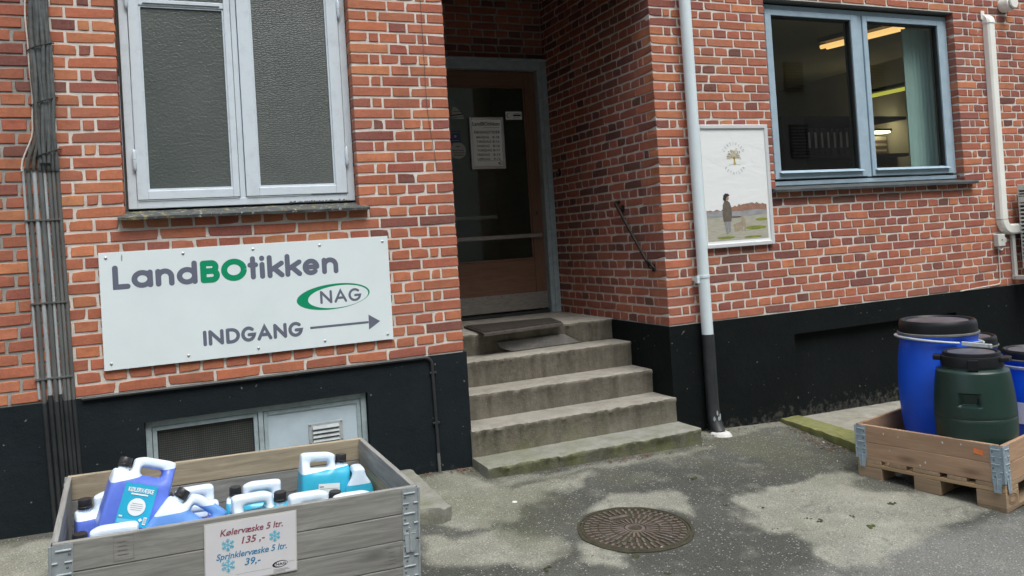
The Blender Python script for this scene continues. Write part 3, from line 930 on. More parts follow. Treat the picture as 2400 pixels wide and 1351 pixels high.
# side wall of the recess, facing left
side = thing('brick_wall', 'shaded side wall of the entrance recess carrying the short handrail', 'brick wall', (W, .9, 0))
bs = []
for k in range(KTOP, KBOT):
    odd = k % 2 == 1
    for a, b in (fill(.24, 1.72, [ST], ST, rnd) if odd else fill(.12, 1.72, [CL], HD, rnd)): bs.append((a, b, k, .1085))
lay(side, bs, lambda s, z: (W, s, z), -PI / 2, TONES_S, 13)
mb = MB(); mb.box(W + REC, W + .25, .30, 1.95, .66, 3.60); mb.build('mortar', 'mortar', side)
mb = MB(); mb.box(W - .012, W + .25, .30, 1.95, -.4, .70); mb.build('plinth', 'plinth', side)
# hidden side wall, facing right
side2 = thing('brick_wall', 'side wall of the entrance recess hidden behind the left brick pier', 'brick wall', (0, .9, 0))
bs = []
for k in range(KTOP, KBOT):
    odd = k % 2 == 1
    for a, b in (fill(.24, 1.72, [ST], ST, rnd) if odd else fill(.12, 1.72, [CL], HD, rnd)): bs.append((a, b, k, .1085))
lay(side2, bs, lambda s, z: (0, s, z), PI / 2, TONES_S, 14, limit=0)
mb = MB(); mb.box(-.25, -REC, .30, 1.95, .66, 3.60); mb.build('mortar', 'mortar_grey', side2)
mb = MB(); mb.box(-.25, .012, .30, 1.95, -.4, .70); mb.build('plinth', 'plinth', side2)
# wall over the door
over = thing('brick_wall', 'dark brick wall above the door at the back of the entrance recess', 'brick wall', (.75, 1.72, 2.9))
bo = []
for k in range(KTOP, 0):
    if zrange(k)[0] < 2.90: continue
    odd = k % 2 == 1
    for a, b in fill(W - .006, 0.0, [HD * .6] if odd else [ST * .7], HD if odd else ST, rnd): bo.append((a, b, k, .1085))
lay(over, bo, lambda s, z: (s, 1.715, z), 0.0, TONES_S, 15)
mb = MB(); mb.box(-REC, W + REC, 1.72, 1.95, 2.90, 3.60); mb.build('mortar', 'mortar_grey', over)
# wall bridging the recess, ceiling, roof
brd = thing('brick_wall', 'brickwork bridging the top of the entrance recess', 'brick wall', (.75, 0, 3.1))
bb = []
for k in range(KTOP, -3):
    for a, b in fill(.0, W, [HD, CL] if k % 2 else [ST], HD if k % 2 else ST, rnd): bb.append((a, b, k, .1085))
lay(brd, bb, lambda s, z: (s, 0.0, z), 0.0, TONES, 16, limit=0)
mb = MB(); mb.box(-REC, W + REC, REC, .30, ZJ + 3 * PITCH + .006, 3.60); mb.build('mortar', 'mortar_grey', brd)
mb = MB(); mb.box(-.02, W + .02, .30, 1.72, 3.56, 3.60)
tag(mb.build('recess_ceiling', 'dark_void'), 'dark ceiling of the entrance recess', None, None, 'structure')
mb = MB(); mb.box(-5.65, 6.35, -.10, 6.0, 3.60, 3.80)
tag(mb.build('roof', 'roof'), 'flat roof edge of the brick building', None, None, 'structure')

# ------------------------------------------------------------------ steps
def rough_strip(mb, prof, x0, x1, nx, amp, seed, mi=0, edge=None, front=()):
    """a profile in (y, z) swept along x with an uneven surface"""
    n = len(prof); vs = []
    for i in range(nx + 1):
        x = x0 + (x1 - x0) * i / nx
        for k, (y, z) in enumerate(prof):
            a = amp if (edge is None or k in edge) else amp * .25
            q = noise.noise_vector(Vector((x * 9 + seed, y * 9, z * 9)))
            q2 = noise.noise_vector(Vector((x * 34 + seed, y * 30, z * 30)))
            q3 = noise.noise(Vector((x * 13 + seed * 3, seed, 2.0)))
            nick = max(0.0, q3 - .30) * 3.2 if (edge is not None and k in edge) else 0.0
            vs.append((x, y + (q.y * .35 + q2.y * .85) * a + nick * .012, z + (q.z * .35 + q2.z * .6) * a - nick * .010))
    fs = []
    for i in range(nx):
        for k in range(n):
            fs.append((i * n + k, i * n + (k + 1) % n, (i + 1) * n + (k + 1) % n, (i + 1) * n + k))
    fs.append(tuple(range(n))); fs.append(tuple(reversed([nx * n + k for k in range(n)])))
    mb.add(vs, fs, mi)
    if front:
        base = len(mb.m) - len(fs)
        for i in range(nx):
            for k in front: mb.m[base + i * n + k] = 1

def step_prof(yf, yb, z0, z1, e=.008):
    return [(yf + .011, z0), (yf + .010, z0 + (z1 - z0) * .35), (yf + .008, z1 - .034), (yf, z1 - .018), (yf + e * .25, z1 - e * .4), (yf + e, z1), (yf + (yb - yf) * .5, z1 + .001), (yb, z1), (yb, z0)]
steps = thing('concrete_steps', 'worn concrete steps of five treads leading up to the shop door', 'steps', (.75, .3, 0))
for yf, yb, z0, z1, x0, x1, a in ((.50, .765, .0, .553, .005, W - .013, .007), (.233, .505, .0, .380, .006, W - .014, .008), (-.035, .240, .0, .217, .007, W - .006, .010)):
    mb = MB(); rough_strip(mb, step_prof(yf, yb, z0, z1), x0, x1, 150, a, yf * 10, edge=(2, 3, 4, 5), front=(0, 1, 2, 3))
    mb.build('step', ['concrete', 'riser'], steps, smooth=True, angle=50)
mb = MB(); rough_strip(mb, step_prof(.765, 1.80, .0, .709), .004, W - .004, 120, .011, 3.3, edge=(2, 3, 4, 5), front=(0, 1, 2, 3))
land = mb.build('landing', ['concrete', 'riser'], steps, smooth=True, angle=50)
mb = MB(); rough_strip(mb, step_prof(-.292, -.02, -.10, .052, .012), .004, W + .004, 110, .012, 8.1, edge=(2, 3, 4, 5), front=(0, 1, 2, 3))
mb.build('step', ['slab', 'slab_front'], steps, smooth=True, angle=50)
mb = MB()                                     # mortar repair in front of the top riser
poly = [(.515, .751, .632), (.535, .742, .590), (.62, .722, .557), (.78, .729, .557), (1.20, .752, .557), (1.065, .751, .634)]
mb.add(poly + [(x, .785, z) for x, y, z in poly],
       [tuple(range(6))] + [(i, (i + 1) % 6, 6 + (i + 1) % 6, 6 + i) for i in range(6)])
mb.build('repair_patch', 'patch', steps, bevel=.004)

# door mat: coarse, ribbed, hanging over the worn edge
mat_o = thing('door_mat', 'dark ribbed door mat overhanging the edge of the top step', 'door mat', (.70, .82, .712))
A_, B_, C_, D_ = Vector((.43, 1.20, .712)), Vector((.365, .60, .716)), Vector((1.035, .70, .716)), Vector((1.13, 1.10, .712))
mb = MB(); N = 26
vs = []
for i in range(N + 1):
    for j in range(13):
        p = A_.lerp(D_, i / N).lerp(B_.lerp(C_, i / N), j / 12)
        q = noise.noise(p * 14) * .005
        vs.append((p.x + noise.noise(p * 9) * .006, p.y + noise.noise(p * 11 + Vector((5, 0, 0))) * .010 * (j == 12), p.z + .013 + q * .5 - (.008 * (j == 12))))
fs = [(i * 13 + j, (i + 1) * 13 + j, (i + 1) * 13 + j + 1, i * 13 + j + 1) for i in range(N) for j in range(12)]
nb = len(vs)
vs += [(x, y, z - .018) for x, y, z in vs]
fs += [tuple(nb + i for i in reversed(f)) for f in list(fs)]
edge = [i * 13 for i in range(N + 1)] + [N * 13 + j for j in range(1, 13)] + [i * 13 + 12 for i in range(N - 1, -1, -1)] + [j for j in range(11, 0, -1)]
fs += [(edge[i], edge[(i + 1) % len(edge)], nb + edge[(i + 1) % len(edge)], nb + edge[i]) for i in range(len(edge))]
mb.add(vs, fs); mb.build('base', 'mat_rubber', mat_o, smooth=True)
mb = MB()
for i in range(1, 44):
    t = i / 44
    a = A_.lerp(D_, t).lerp(B_.lerp(C_, t), .06); b = A_.lerp(D_, t).lerp(B_.lerp(C_, t), .96)
    mb.bar(a + Vector((0, 0, .0165)), b + Vector((0, 0, .0155)), .007, .009)
mb.build('rib', 'mat_rubber', mat_o, kind='stuff')

# ------------------------------------------------------------------ entrance door
DY = 1.76
door = thing('entrance_door', 'dark wooden glazed shop door in a grey frame at the top of the steps', 'door', (.75, DY, .70))
mb = MB()
mb.box(1.415, W - .006, 1.665, 1.80, .712, 2.835); mb.box(.006, .09, 1.665, 1.80, .712, 2.835); mb.box(.006, W - .006, 1.665, 1.80, 2.835, 2.915)
mb.box(1.450, W - .002, 1.652, 1.664, .712, 2.90); mb.box(.002, .055, 1.652, 1.664, .712, 2.90)
fr = mb.build('frame', 'frame_paint', door, bevel=.004)
mb = MB(); mb.box(.0, W, 1.635, 1.66, 2.902, 2.926); mb.build('drip_moulding', 'frame_paint', door, bevel=.004)
lx0, lx1 = .40, 1.43
mb = MB(); mb.box(.092, lx0 - .004, DY - .02, DY + .02, .72, 2.833); mb.build('side_panel', 'door_wood', door, bevel=.003)
for nm, x0, x1, z0, z1 in (('stile', 1.315, lx1, .75, 2.828), ('stile', lx0, .50, .75, 2.828), ('top_rail', .502, 1.313, 2.70, 2.828), ('bottom_rail', .502, 1.313, .75, 1.183)):
    mb = MB(); mb.box(x0, x1, DY - .022, DY + .022, z0, z1)
    cx = (x0 + x1) / 2; cz = (z0 + z1) / 2
    o = mb.build(nm, 'door_wood', door, bevel=.004)
    if nm == 'stile':                        # grain runs along local x: turn the upright pieces
        L = z1 - z0
        mb = MB(); mb.box(-L / 2, L / 2, -.022, .022, -(x1 - x0) / 2, (x1 - x0) / 2)
        bpy.data.objects.remove(o)
        o = mb.build(nm, 'door_wood', door, world=False, bevel=.004)
        o.location = Vector((cx, DY, cz)) - wloc(door); o.rotation_euler = (0, -PI / 2, 0)
    o.color = (1, 1, 1, 1)
mb = MB(); mb.box(.502, 1.313, DY - .004, DY + .004, 1.184, 2.699); mb.build('pane', 'glass', door)
for x0, x1, z0, z1 in ((.502, 1.313, 1.184, 1.200), (.502, 1.313, 2.684, 2.699), (1.298, 1.313, 1.201, 2.683)):
    mb = MB(); mb.box(x0, x1, DY - .018, DY - .006, z0, z1); mb.build('glazing_bead', 'door_wood', door, bevel=.003)
mb = MB(); mb.box(lx0 + .004, lx1 - .004, DY - .027, DY - .0235, .752, .897)
kp = mb.build('kick_plate', 'kick', door)
mb = MB()
for i in range(8): mb.lathe([(.004, 0), (.004, .002)], 8)
kx = [lx0 + .04 + i * .135 for i in range(8)]
mb = MB()
for x in kx: mb.box(x - .003, x + .003, DY - .0290, DY - .0275, .880, .886)
mb.build('screw', 'ink_black', kp)
mb = MB(); mb.bar((.42, DY - .05, 1.39), (1.385, DY - .05, 1.39), .016, .034); pb = mb.build('push_bar', 'kick', door, bevel=.004)
mb = MB(); mb.box(1.355, 1.387, DY - .048, DY - .0225, 1.368, 1.412); mb.build('bracket', 'kick', pb)
mb = MB(); mb.bar((.42, DY + .05, 1.571), (1.012, DY + .05, 1.571), .016, .030); mb.build('push_bar', 'kick', door, bevel=.004)
mb = MB(); mb.box(1.352, 1.366, DY - .026, DY - .0225, 1.565, 1.60); mb.build('lock_plate', 'black_paint', door)
mb = MB(); mb.box(.095, 1.41, 1.70, 1.80, .712, .735); mb.build('threshold', 'black_paint', door)

# dark hall behind the door
mb = MB()
mb.box(-.2, 1.75, 3.60, 3.65, .60, 3.20); mb.box(-.25, -.2, 1.96, 3.65, .60, 3.20); mb.box(1.75, 1.80, 1.96, 3.65, .60, 3.20)
mb.box(-.25, 1.80, 1.96, 3.65, 3.20, 3.25); mb.box(-.25, 1.80, 1.81, 3.65, .55, .60)
hall = mb.build('hall_wall', 'hall'); tag(hall, 'dark hall walls behind the entrance door', None, None, 'structure')
mb = MB(); mb.box(.62, .84, 3.0, 3.02, .62, 2.6)
t = thing('wall_panel', 'pale upright panel dimly seen through the door glass', 'panel', (.73, 3.0, .6)); mb.build('board', 'frame_paint', t)

# notice and stickers on the door glass
F = Face((0, DY - .0245, 0), (1, 0, 0), (0, 0, 1))
nt_ = thing('opening_hours_notice', 'silver framed notice of opening hours hanging on the door glass', 'notice', (.935, DY - .02, 1.98))
nx0, nx1, nz0, nz1 = .779, 1.094, 1.983, 2.428
mb = MB(); mb.box(nx0 + .02, nx1 - .02, DY - .024, DY - .0045, nz0 + .02, nz1 - .02); mb.build('sheet', 'notice_paper', nt_)
mb = MB()
t_ = .022
mb.box(nx0, nx0 + t_, DY - .034, DY - .006, nz0, nz1); mb.box(nx1 - t_, nx1, DY - .034, DY - .006, nz0, nz1)
mb.box(nx0 + t_, nx1 - t_, DY - .034, DY - .006, nz0, nz0 + t_); mb.box(nx0 + t_, nx1 - t_, DY - .034, DY - .006, nz1 - t_, nz1)
mb.build('frame', 'alu', nt_, bevel=.003)
mb = MB()
F.text(mb, 'LandBOtikken', nx0 + .030, nx1 - .036, 2.357, .032, bold=.015)
F.text(mb, 'ÅBNINGSTIDER', nx0 + .036, nx1 - .034, 2.288, .024, bold=.012)
days = [('MANDAG', '8-18'), ('TIRSDAG', '8-16'), ('ONSDAG', '8-16'), ('TORSDAG', '8-17'), ('FREDAG', '8-15'), ('LØRDAG', '9-12')]
for i, (d_, h_) in enumerate(days):
    z = 2.246 - i * .0375
    F.text(mb, d_, nx0 + .060, nx0 + .060 + .019 * len(d_), z, .020, bold=.010)
    F.text(mb, h_, nx1 - .108, nx1 - .046, z, .020, bold=.010)
F.rect(mb, nx0 + .06, nx1 - .03, 2.0505, 2.0525); F.rect(mb, nx0 + .13, nx1 - .04, 2.338, 2.340)
F.ring(mb, (1.052, 2.030, .026, .013), (1.055, 2.030, .020, .0095), n=24)
F.text(mb, 'NAG', 1.040, 1.068, 2.0255, .008, bold=.01)
mb.build('lettering', 'ink_black', nt_)
def sticker(label, mk):
    o = thing('sticker', label, 'sticker', (0, DY - .006, 0)); o.location = mk[0]
    return o
F2 = Face((0, DY - .0042, 0), (1, 0, 0), (0, 0, 1))
s = thing('sticker', 'small white rectangular sticker at the upper right of the door glass', 'sticker', (1.207, DY - .005, 2.41))
mb = MB(); F2.rect(mb, 1.130, 1.285, 2.411, 2.481, .0012); mb.build('film', 'ink_white', s)
mb = MB(); F2.ring(mb, (1.160, 2.446, .022, .020), (1.164, 2.446, .019, .018), d=.002, n=24)
F2.rect(mb, 1.20, 1.275, 2.440, 2.455, .002); F2.rect(mb, 1.21, 1.262, 2.462, 2.465, .002); F2.rect(mb, 1.195, 1.265, 2.424, 2.427, .002); mb.build('print', 'ink_black', s)
s = thing('sticker', 'pale triangular sticker at the upper left of the door glass', 'sticker', (.69, DY - .005, 2.41))
mb = MB(); F2.poly(mb, [(.630, 2.418), (.743, 2.418), (.740, 2.445), (.672, 2.520), (.640, 2.51)], .0012); mb.build('film', 'sticker_pale', s)
mb = MB(); F2.poly(mb, [(.626, 2.440), (.735, 2.452), (.735, 2.462), (.626, 2.450)], .002); F2.poly(mb, [(.63, 2.424), (.742, 2.434), (.742, 2.438), (.63, 2.428)], .002)
F2.rect(mb, .650, .715, 2.476, 2.481, .002); mb.build('print', 'ink_black', s)
s = thing('sticker', 'dark blue square sticker on the left of the door glass', 'sticker', (.65, DY - .005, 2.21))
mb = MB(); F2.rect(mb, .590, .697, 2.215, 2.316, .0012); mb.build('film', 'sticker_blue', s)
mb = MB(); F2.ellipse(mb, .655, 2.268, .011, .011, .002, 16); F2.rect(mb, .61, .685, 2.231, 2.234, .002); F2.rect(mb, .61, .685, 2.300, 2.302, .002); mb.build('print', 'sticker_pale', s)
s = thing('sticker', 'round cream sticker low on the left of the door glass', 'sticker', (.672, DY - .005, 2.08))
mb = MB(); F2.ellipse(mb, .672, 2.146, .070, .070, .0012, 32); mb.build('film', 'sticker_pale', s)
mb = MB(); F2.rect(mb, .655, .69, 2.178, 2.184, .002)
for zz, a, b in ((2.148, .62, .725), (2.128, .625, .73), (2.108, .628, .72)):
    F2.stroke(mb, [(a + (b - a) * i / 14, zz + .006 * math.sin(i * 2.3)) for i in range(15)], .004, .002, round_cap=False)
mb.build('print', 'ink_black', s)
s = thing('window_lettering', 'white lettering on the door glass above the blue sticker', 'lettering', (.66, DY - .005, 2.34))
mb = MB(); F2.text(mb, 'ÅLGLAS', .600, .715, 2.343, .018, d=.0012); mb.build('print', 'sticker_pale', s)

# ------------------------------------------------------------------ handrail and bell on the side wall
hr = thing('handrail', 'short dark metal handrail sloping down the side wall of the recess', 'handrail', (W - .04, .33, 1.35))
X0 = W - .045
mb = MB(); mb.tube([(W - .002, .555, 1.600), (X0 + .012, .552, 1.596), (X0, .545, 1.585), (X0, .52, 1.556), (X0, .16, 1.150), (X0, .135, 1.128)], .0115, 10)
mb.build('bar', 'bronze', hr, smooth=True)
for y, z in ((.515, 1.566), (.150, 1.125)):
    mb = MB(); mb.tube([(W - .004, y - .005, z - .022), (X0 + .01, y - .005, z - .018), (X0, y, z - .004)], .008, 8); mb.box(W - .007, W, y - .022, y + .012, z - .045, z + .005)
    mb.build('bracket', 'bronze', hr, smooth=True)
mb = MB(); mb.tube([(X0, .165, 1.156), (X0 - .004, .12, 1.146), (X0, .085, 1.112), (X0 + .015, .080, 1.090)], .009, 8); mb.build('end_curl', 'bronze', hr, smooth=True)
bell = thing('doorbell', 'small dark oval doorbell plate on the side wall beside the door frame', 'doorbell', (W, 1.523, 1.916))
mb = MB(); mb.lathe([(.001, 0), (.022, 0), (.022, .008), (.016, .014), (.001, .016)], 20, cap=False)
mb.xf(Matrix.Translation((W, 1.523, 1.916)) @ Matrix.Rotation(-PI / 2, 4, 'Y') @ Matrix.Diagonal((1.6, 1, 1, 1))); mb.build('plate', 'black_plastic', bell, smooth=True)
mb = MB(); mb.lathe([(.001, 0), (.006, 0), (.005, .004), (.001, .005)], 12, cap=False); mb.xf(Matrix.Translation((W - .016, 1.523, 1.916)) @ Matrix.Rotation(-PI / 2, 4, 'Y')); mb.build('button', 'alu', bell)

# ------------------------------------------------------------------ left window: two casements of obscure glass
YF = .085
lw = thing('casement_window', 'pale blue-white wooden window with two tall obscure glass casements', 'window', (-1.21, YF, 1.66))
mb = MB()
mb.box(-1.816, -1.772, YF, .20, 1.662, 3.03); mb.box(-.636, -.594, YF, .20, 1.662, 3.03)
mb.box(-1.772, -.636, YF, .20, 1.662, 1.704); mb.box(-1.772, -.636, YF, .20, 2.995, 3.03); mb.box(-1.243, -1.213, YF + .004, .20, 1.704, 2.995)
mb.build('frame', 'white_paint', lw, bevel=.003)
mb = MB(); mb.box(-1.83, -1.8165, YF + .03, .2, 1.64, 3.04); mb.build('joint_filler', 'conduit_dark', lw)
for (x0, x1, g0, g1, gm, trans) in ((-1.769, -1.246, -1.716, -1.280, 'obscure1', True), (-1.210, -.639, -1.139, -.705, 'obscure2', False)):
    mb = MB(); ys = YF - .010
    mb.box(x0, g0, ys, .13, 1.709, 2.990); mb.box(g1, x1, ys, .13, 1.709, 2.990)
    mb.box(g0, g1, ys, .13, 1.709, 1.757); mb.box(g0, g1, ys, .13, 2.965, 2.990)
    if trans: mb.box(g0, g1, ys + .004, .13, 2.772, 2.806)
    sa = mb.build('sash', 'white_paint', lw, bevel=.003)
    mb = MB()                                # putty line round the glass
    p = .009
    top = 2.772 if trans else 2.965
    for a in ((g0, g0 + p, 1.757, top), (g1 - p, g1, 1.757, top), (g0 + p, g1 - p, 1.757, 1.757 + p * 1.3), (g0 + p, g1 - p, top - p, top)):
        mb.box(a[0], a[1], ys + .010, .13, a[2], a[3])
    mb.build('putty', 'white_paint', sa)
    mb = MB(); mb.box(g0 + .001, g1 - .001, ys + .018, ys + .024, 1.758, top); mb.build('pane', gm, sa)
    if trans:
        mb = MB(); mb.box(g0 + .001, g1 - .001, ys + .018, ys + .024, 2.807, 2.964); mb.build('pane', gm, sa)
        mb = MB(); mb.box(g0 + .02, g1 - .02, ys - .0015, ys + .003, 2.782, 2.785); mb.build('groove', 'conduit_dark', sa)
    hx = x0 - .006 if trans else x1 + .006
    for z in (1.865, 2.745):
        mb = MB(); mb.lathe([(.002, 0), (.007, .008), (.0105, .02), (.0105, .058), (.0085, .060), (.0105, .062), (.0105, .10), (.007, .112), (.002, .12)], 14, (hx, ys - .006, z))
        mb.build('hinge', 'white_paint', lw, smooth=True)
# flaking strip along the bottom rail
mb = MB()
for i in range(26):
    x = -.98 + i * .0135 + random.uniform(-.004, .004); h = random.uniform(.003, .012)
    mb.add([(x, YF - .0015, 1.663), (x + .016, YF - .0022, 1.663), (x + .013, YF - .003, 1.663 + h), (x + .003, YF - .0018, 1.663 + h * .7)], [(0, 1, 2, 3)])
mb.build('paint_flakes', 'conduit_mid', lw, kind='stuff')
mb = MB(); rough_strip(mb, [(-.052, 1.598), (-.055, 1.612), (-.050, 1.617), (YF + .06, 1.662), (YF + .06, 1.640), (-.02, 1.600)], -1.866, -.541, 60, .006, 4.4)
mb.build('sill', 'lichen', lw, smooth=True, angle=30)

# ------------------------------------------------------------------ right window and the office behind it
YR = .070
rw = thing('office_window', 'wide blue-grey framed window with two clear panes showing a lit office', 'window', (3.55, YR, 1.65))
mb = MB()
mb.box(2.524, 2.570, YR, .17, 1.688, 3.022); mb.box(4.488, 4.531, YR, .17, 1.688, 3.022)
mb.box(2.570, 4.488, YR, .17, 2.985, 3.022); mb.box(3.512, 3.560, YR, .17, 1.688, 2.985); mb.box(2.524, 4.531, YR, .17, 1.644, 1.676)
mb.build('frame', 'grey_paint', rw, bevel=.003)
mb = MB(); mb.box(2.516, 4.54, .012, .29, 3.036, 3.0446); mb.build('soffit', 'conduit_dark', rw)  # dark board under the lintel, the shade there put into its colour
mb = MB(); mb.box(2.53, 4.52, YR + .02, .16, 1.676, 1.688); mb.build('drain_gap', 'ink_black', rw)
for x0, x1, g0, g1 in ((2.573, 3.509, 2.632, 3.437), (3.563, 4.485, 3.610, 4.411)):
    mb = MB(); ys = YR - .012
    mb.box(x0, g0, ys, .13, 1.692, 2.982); mb.box(g1, x1, ys, .13, 1.692, 2.982); mb.box(g0, g1, ys, .13, 1.692, 1.742); mb.box(g0, g1, ys, .13, 2.940, 2.982)
    sa = mb.build('sash', 'grey_paint', rw, bevel=.003)
    mb = MB(); q = .010
    for a in ((g0, g0 + q, 1.744, 2.940), (g1 - q, g1, 1.744, 2.940), (g0 + q, g1 - q, 2.930, 2.940)):
        mb.box(a[0], a[1], ys + .012, .13, a[2], a[3])
    mb.build('gasket', 'ink_black', sa)
    mb = MB(); mb.box(g0 + .001, g1 - .001, ys + .032, ys + .040, 1.744, 2.939); mb.build('pane', 'glass', sa)
    mb = MB(); mb.hexa([(g0 - .02, ys - .028, 1.734), (g1 + .02, ys - .028, 1.734), (g1 + .02, ys + .02, 1.736), (g0 - .02, ys + .02, 1.736), (g0 - .02, ys - .026, 1.738), (g1 + .02, ys - .026, 1.738), (g1 + .02, ys + .02, 1.757), (g0 - .02, ys + .02, 1.757)])
    mb.build('weather_bar', 'grey_paint', sa, bevel=.002)
mb = MB(); rough_strip(mb, [(-.060, 1.590), (-.062, 1.608), (-.054, 1.613), (YR + .02, 1.640), (YR + .02, 1.596), (-.02, 1.590)], 2.462, 4.625, 40, .003, 7.7)
mb.build('sill', 'slate', rw, smooth=True, angle=30)
mb = MB()
mb.box(2.0, 6.9, 5.0, 5.1, .8, 3.3); mb.box(6.8, 6.9, .31, 5.0, .8, 3.3); mb.box(1.9, 2.0, .31, 5.0, .8, 3.3); mb.box(1.9, 6.9, .31, 5.1, .7, .8); mb.box(1.9, 6.9, .31, 5.1, 3.3, 3.4)
tag(mb.build('office_wall', 'room_wall'), 'cream walls and ceiling of the office behind the window', None, None, 'structure')
lp = thing('ceiling_lamp', 'twin tube ceiling lamp glowing orange behind the middle of the window', 'lamp', (4.24, .72, 3.0))
for k, dx in enumerate((-.038, .038)):
    mb = MB(); mb.tube([(4.165 + dx, 1.09, 2.995), (4.335 + dx, .36, 2.995)], .020, 8); mb.build('tube', 'tube_warm', lp)
mb = MB(); mb.bar((4.165, 1.09, 3.05), (4.335, .36, 3.05), .20, .045); mb.build('housing', 'room_dark', lp)
lp = thing('ceiling_lamp', 'thin yellow strip lamp seen low through the right pane', 'lamp', (6.18, 2.2, 2.8))
mb = MB(); mb.tube([(6.16, 2.55, 2.80), (6.21, 1.80, 2.80)], .022, 8); mb.build('tube', 'tube_yellow', lp)
mb = MB(); mb.bar((6.16, 2.55, 2.85), (6.21, 1.80, 2.85), .09, .04); mb.build('housing', 'room_dark', lp)
bd = thing('curtain', 'pale teal curtain hanging inside the right half of the window', 'curtain', (4.42, .26, 1.66))
mb = MB(); pts = [(4.235 + .36 * i / 40, .265 + .012 * math.sin(i * 1.25)) for i in range(41)]
mb.add([(x, y, 1.66) for x, y in pts] + [(x, y, 2.96) for x, y in pts] + [(x, y + .006, 1.66) for x, y in pts] + [(x, y + .006, 2.96) for x, y in pts],
       [(i, i + 1, 41 + i + 1, 41 + i) for i in range(40)] + [(82 + i + 1, 82 + i, 123 + i, 123 + i + 1) for i in range(40)])
mb.build('cloth', 'blind', bd, smooth=True, recalc=False)
sh = thing('cabinet', 'dark office cabinet behind the left pane with pale folders on its shelf', 'cabinet', (4.4, 1.75, .8))
mb = MB(); mb.box(3.92, 4.20, 1.45, 2.10, .8, 2.40); mb.box(4.20, 5.6, 2.06, 2.10, .8, 2.40); mb.box(4.20, 5.6, 1.45, 2.06, 2.37, 2.40); mb.box(4.20, 5.6, 1.45, 2.06, 1.98, 2.01); mb.box(4.20, 5.6, 1.45, 2.06, .8, 1.60)
mb.build('carcass', 'room_dark', sh)
for i in range(9):
    mb = MB(); x = 4.30 + i * .085; mb.box(x, x + .05, 1.62, 1.90, 2.012, 2.30)
    fo = thing('ring_binder', 'dark ring binder with a pale spine on the office shelf', 'binder', (x + .025, 1.76, 2.012), group='ring binders on the office shelf')
    mb.build('cover', 'room_dark', fo)
    mb = MB(); mb.box(x + .012, x + .038, 1.617, 1.6195, 2.10, 2.26); mb.build('spine_label', 'notice_paper', fo)
for lx, lz, lab in ((6.58, 2.53, 'upper small white lamp glimmering deep inside the office'), (6.53, 2.385, 'lower small white lamp glimmering deep inside the office')):
    lp = thing('ceiling_lamp', lab, 'lamp', (lx, 2.6, lz))
    mb = MB(); mb.box(lx - .12, lx + .12, 2.6, 2.72, lz, lz + .022); mb.build('tube', 'tube_white', lp)
    mb = MB(); mb.box(lx - .14, lx + .14, 2.59, 2.64, lz + .024, lz + .05); mb.build('housing', 'room_dark', lp)

bxs = thing('storage_box', 'pale storage box with brown stripes on the office shelf behind the right pane', 'box', (6.52, 2.75, 2.2))
mb = MB(); mb.box(6.30, 6.74, 2.75, 2.95, 2.10, 2.36); mb.build('carton', 'room_wall', bxs)
for k in range(3):
    mb = MB(); mb.box(6.298, 6.742, 2.744, 2.749, 2.14 + k * .07, 2.17 + k * .07); mb.build('stripe', 'door_wood', bxs)
sf = thing('wall_shelf', 'dark shelf on the back wall of the office carrying the striped box', 'shelf', (6.4, 2.9, 2.08))
mb = MB(); mb.box(5.6, 6.79, 2.65, 3.1, 2.065, 2.095); mb.build('board', 'room_dark', sf)
mb = MB(); mb.box(5.6, 6.79, 3.06, 3.10, .8, 2.064); mb.build('back_panel', 'room_dark', sf)

# ------------------------------------------------------------------ basement window
YB = .022
bw = thing('basement_window', 'low grey basement window with wire mesh pane and vented panel in the plinth', 'window', (-1.2, YB, .05))
mb = MB()
mb.box(-1.792, -1.762, YB, .12, .035, .530); mb.box(-.648, -.616, YB, .12, .035, .530); mb.box(-1.762, -.648, YB, .12, .500, .530); mb.box(-1.762, -.648, YB, .12, .035, .07); mb.box(-1.222, -1.196, YB, .12, .07, .500)
mb.build('frame', 'frame_paint', bw, bevel=.003)
for x0, x1 in ((-1.759, -1.225), (-1.193, -.651)):
    mb = MB(); a = .022
    mb.box(x0, x0 + a, YB + .006, .09, .075, .497); mb.box(x1 - a, x1, YB + .006, .09, .075, .497); mb.box(x0 + a, x1 - a, YB + .006, .09, .475, .497); mb.box(x0 + a, x1 - a, YB + .006, .09, .075, .097)
    sa = mb.build('sash', 'frame_paint', bw, bevel=.002)
    if x0 < -1.5:
        mb = MB(); mb.box(x0 + a, x1 - a, YB + .034, YB + .040, .097, .475); mb.build('pane', 'basement_dark', sa)
        mb = MB(); n = 44
        for i in range(n + 1):
            x = x0 + a + (x1 - x0 - 2 * a) * i / n; mb.box(x - .0008, x + .0008, YB + .022, YB + .024, .097, .475)
        for i in range(33):
            z = .097 + .378 * i / 32; mb.box(x0 + a, x1 - a, YB + .0243, YB + .026, z - .0008, z + .0008)
        mb.build('wire_mesh', 'conduit_mid', sa, kind='stuff')
    else:
        mb = MB(); mb.box(x0 + a, x1 - a, YB + .014, YB + .03, .097, .475); mb.build('panel', 'panel_paint', sa)
vt = thing('air_vent', 'small grey louvred metal vent on the basement window panel', 'vent', (-.855, YB, .28))
mb = MB(); mb.box(-.952, -.758, YB + .0065, YB + .0135, .272, .392); mb.build('plate', 'vent_grey', vt, bevel=.002)
for i in range(4):
    z = .285 + i * .0245
    mb = MB(); mb.hexa([(-.932, YB - .010, z), (-.778, YB - .010, z), (-.778, YB + .006, z), (-.932, YB + .006, z), (-.928, YB - .006, z + .006), (-.782, YB - .006, z + .006), (-.782, YB + .006, z + .019), (-.928, YB + .006, z + .019)])
    mb.build('louvre', 'vent_grey', vt, bevel=.002)
    mb = MB(); mb.box(-.930, -.780, YB + .0025, YB + .0062, z - .0045, z - .0005); mb.build('slot', 'ink_black', vt)
mb = MB()
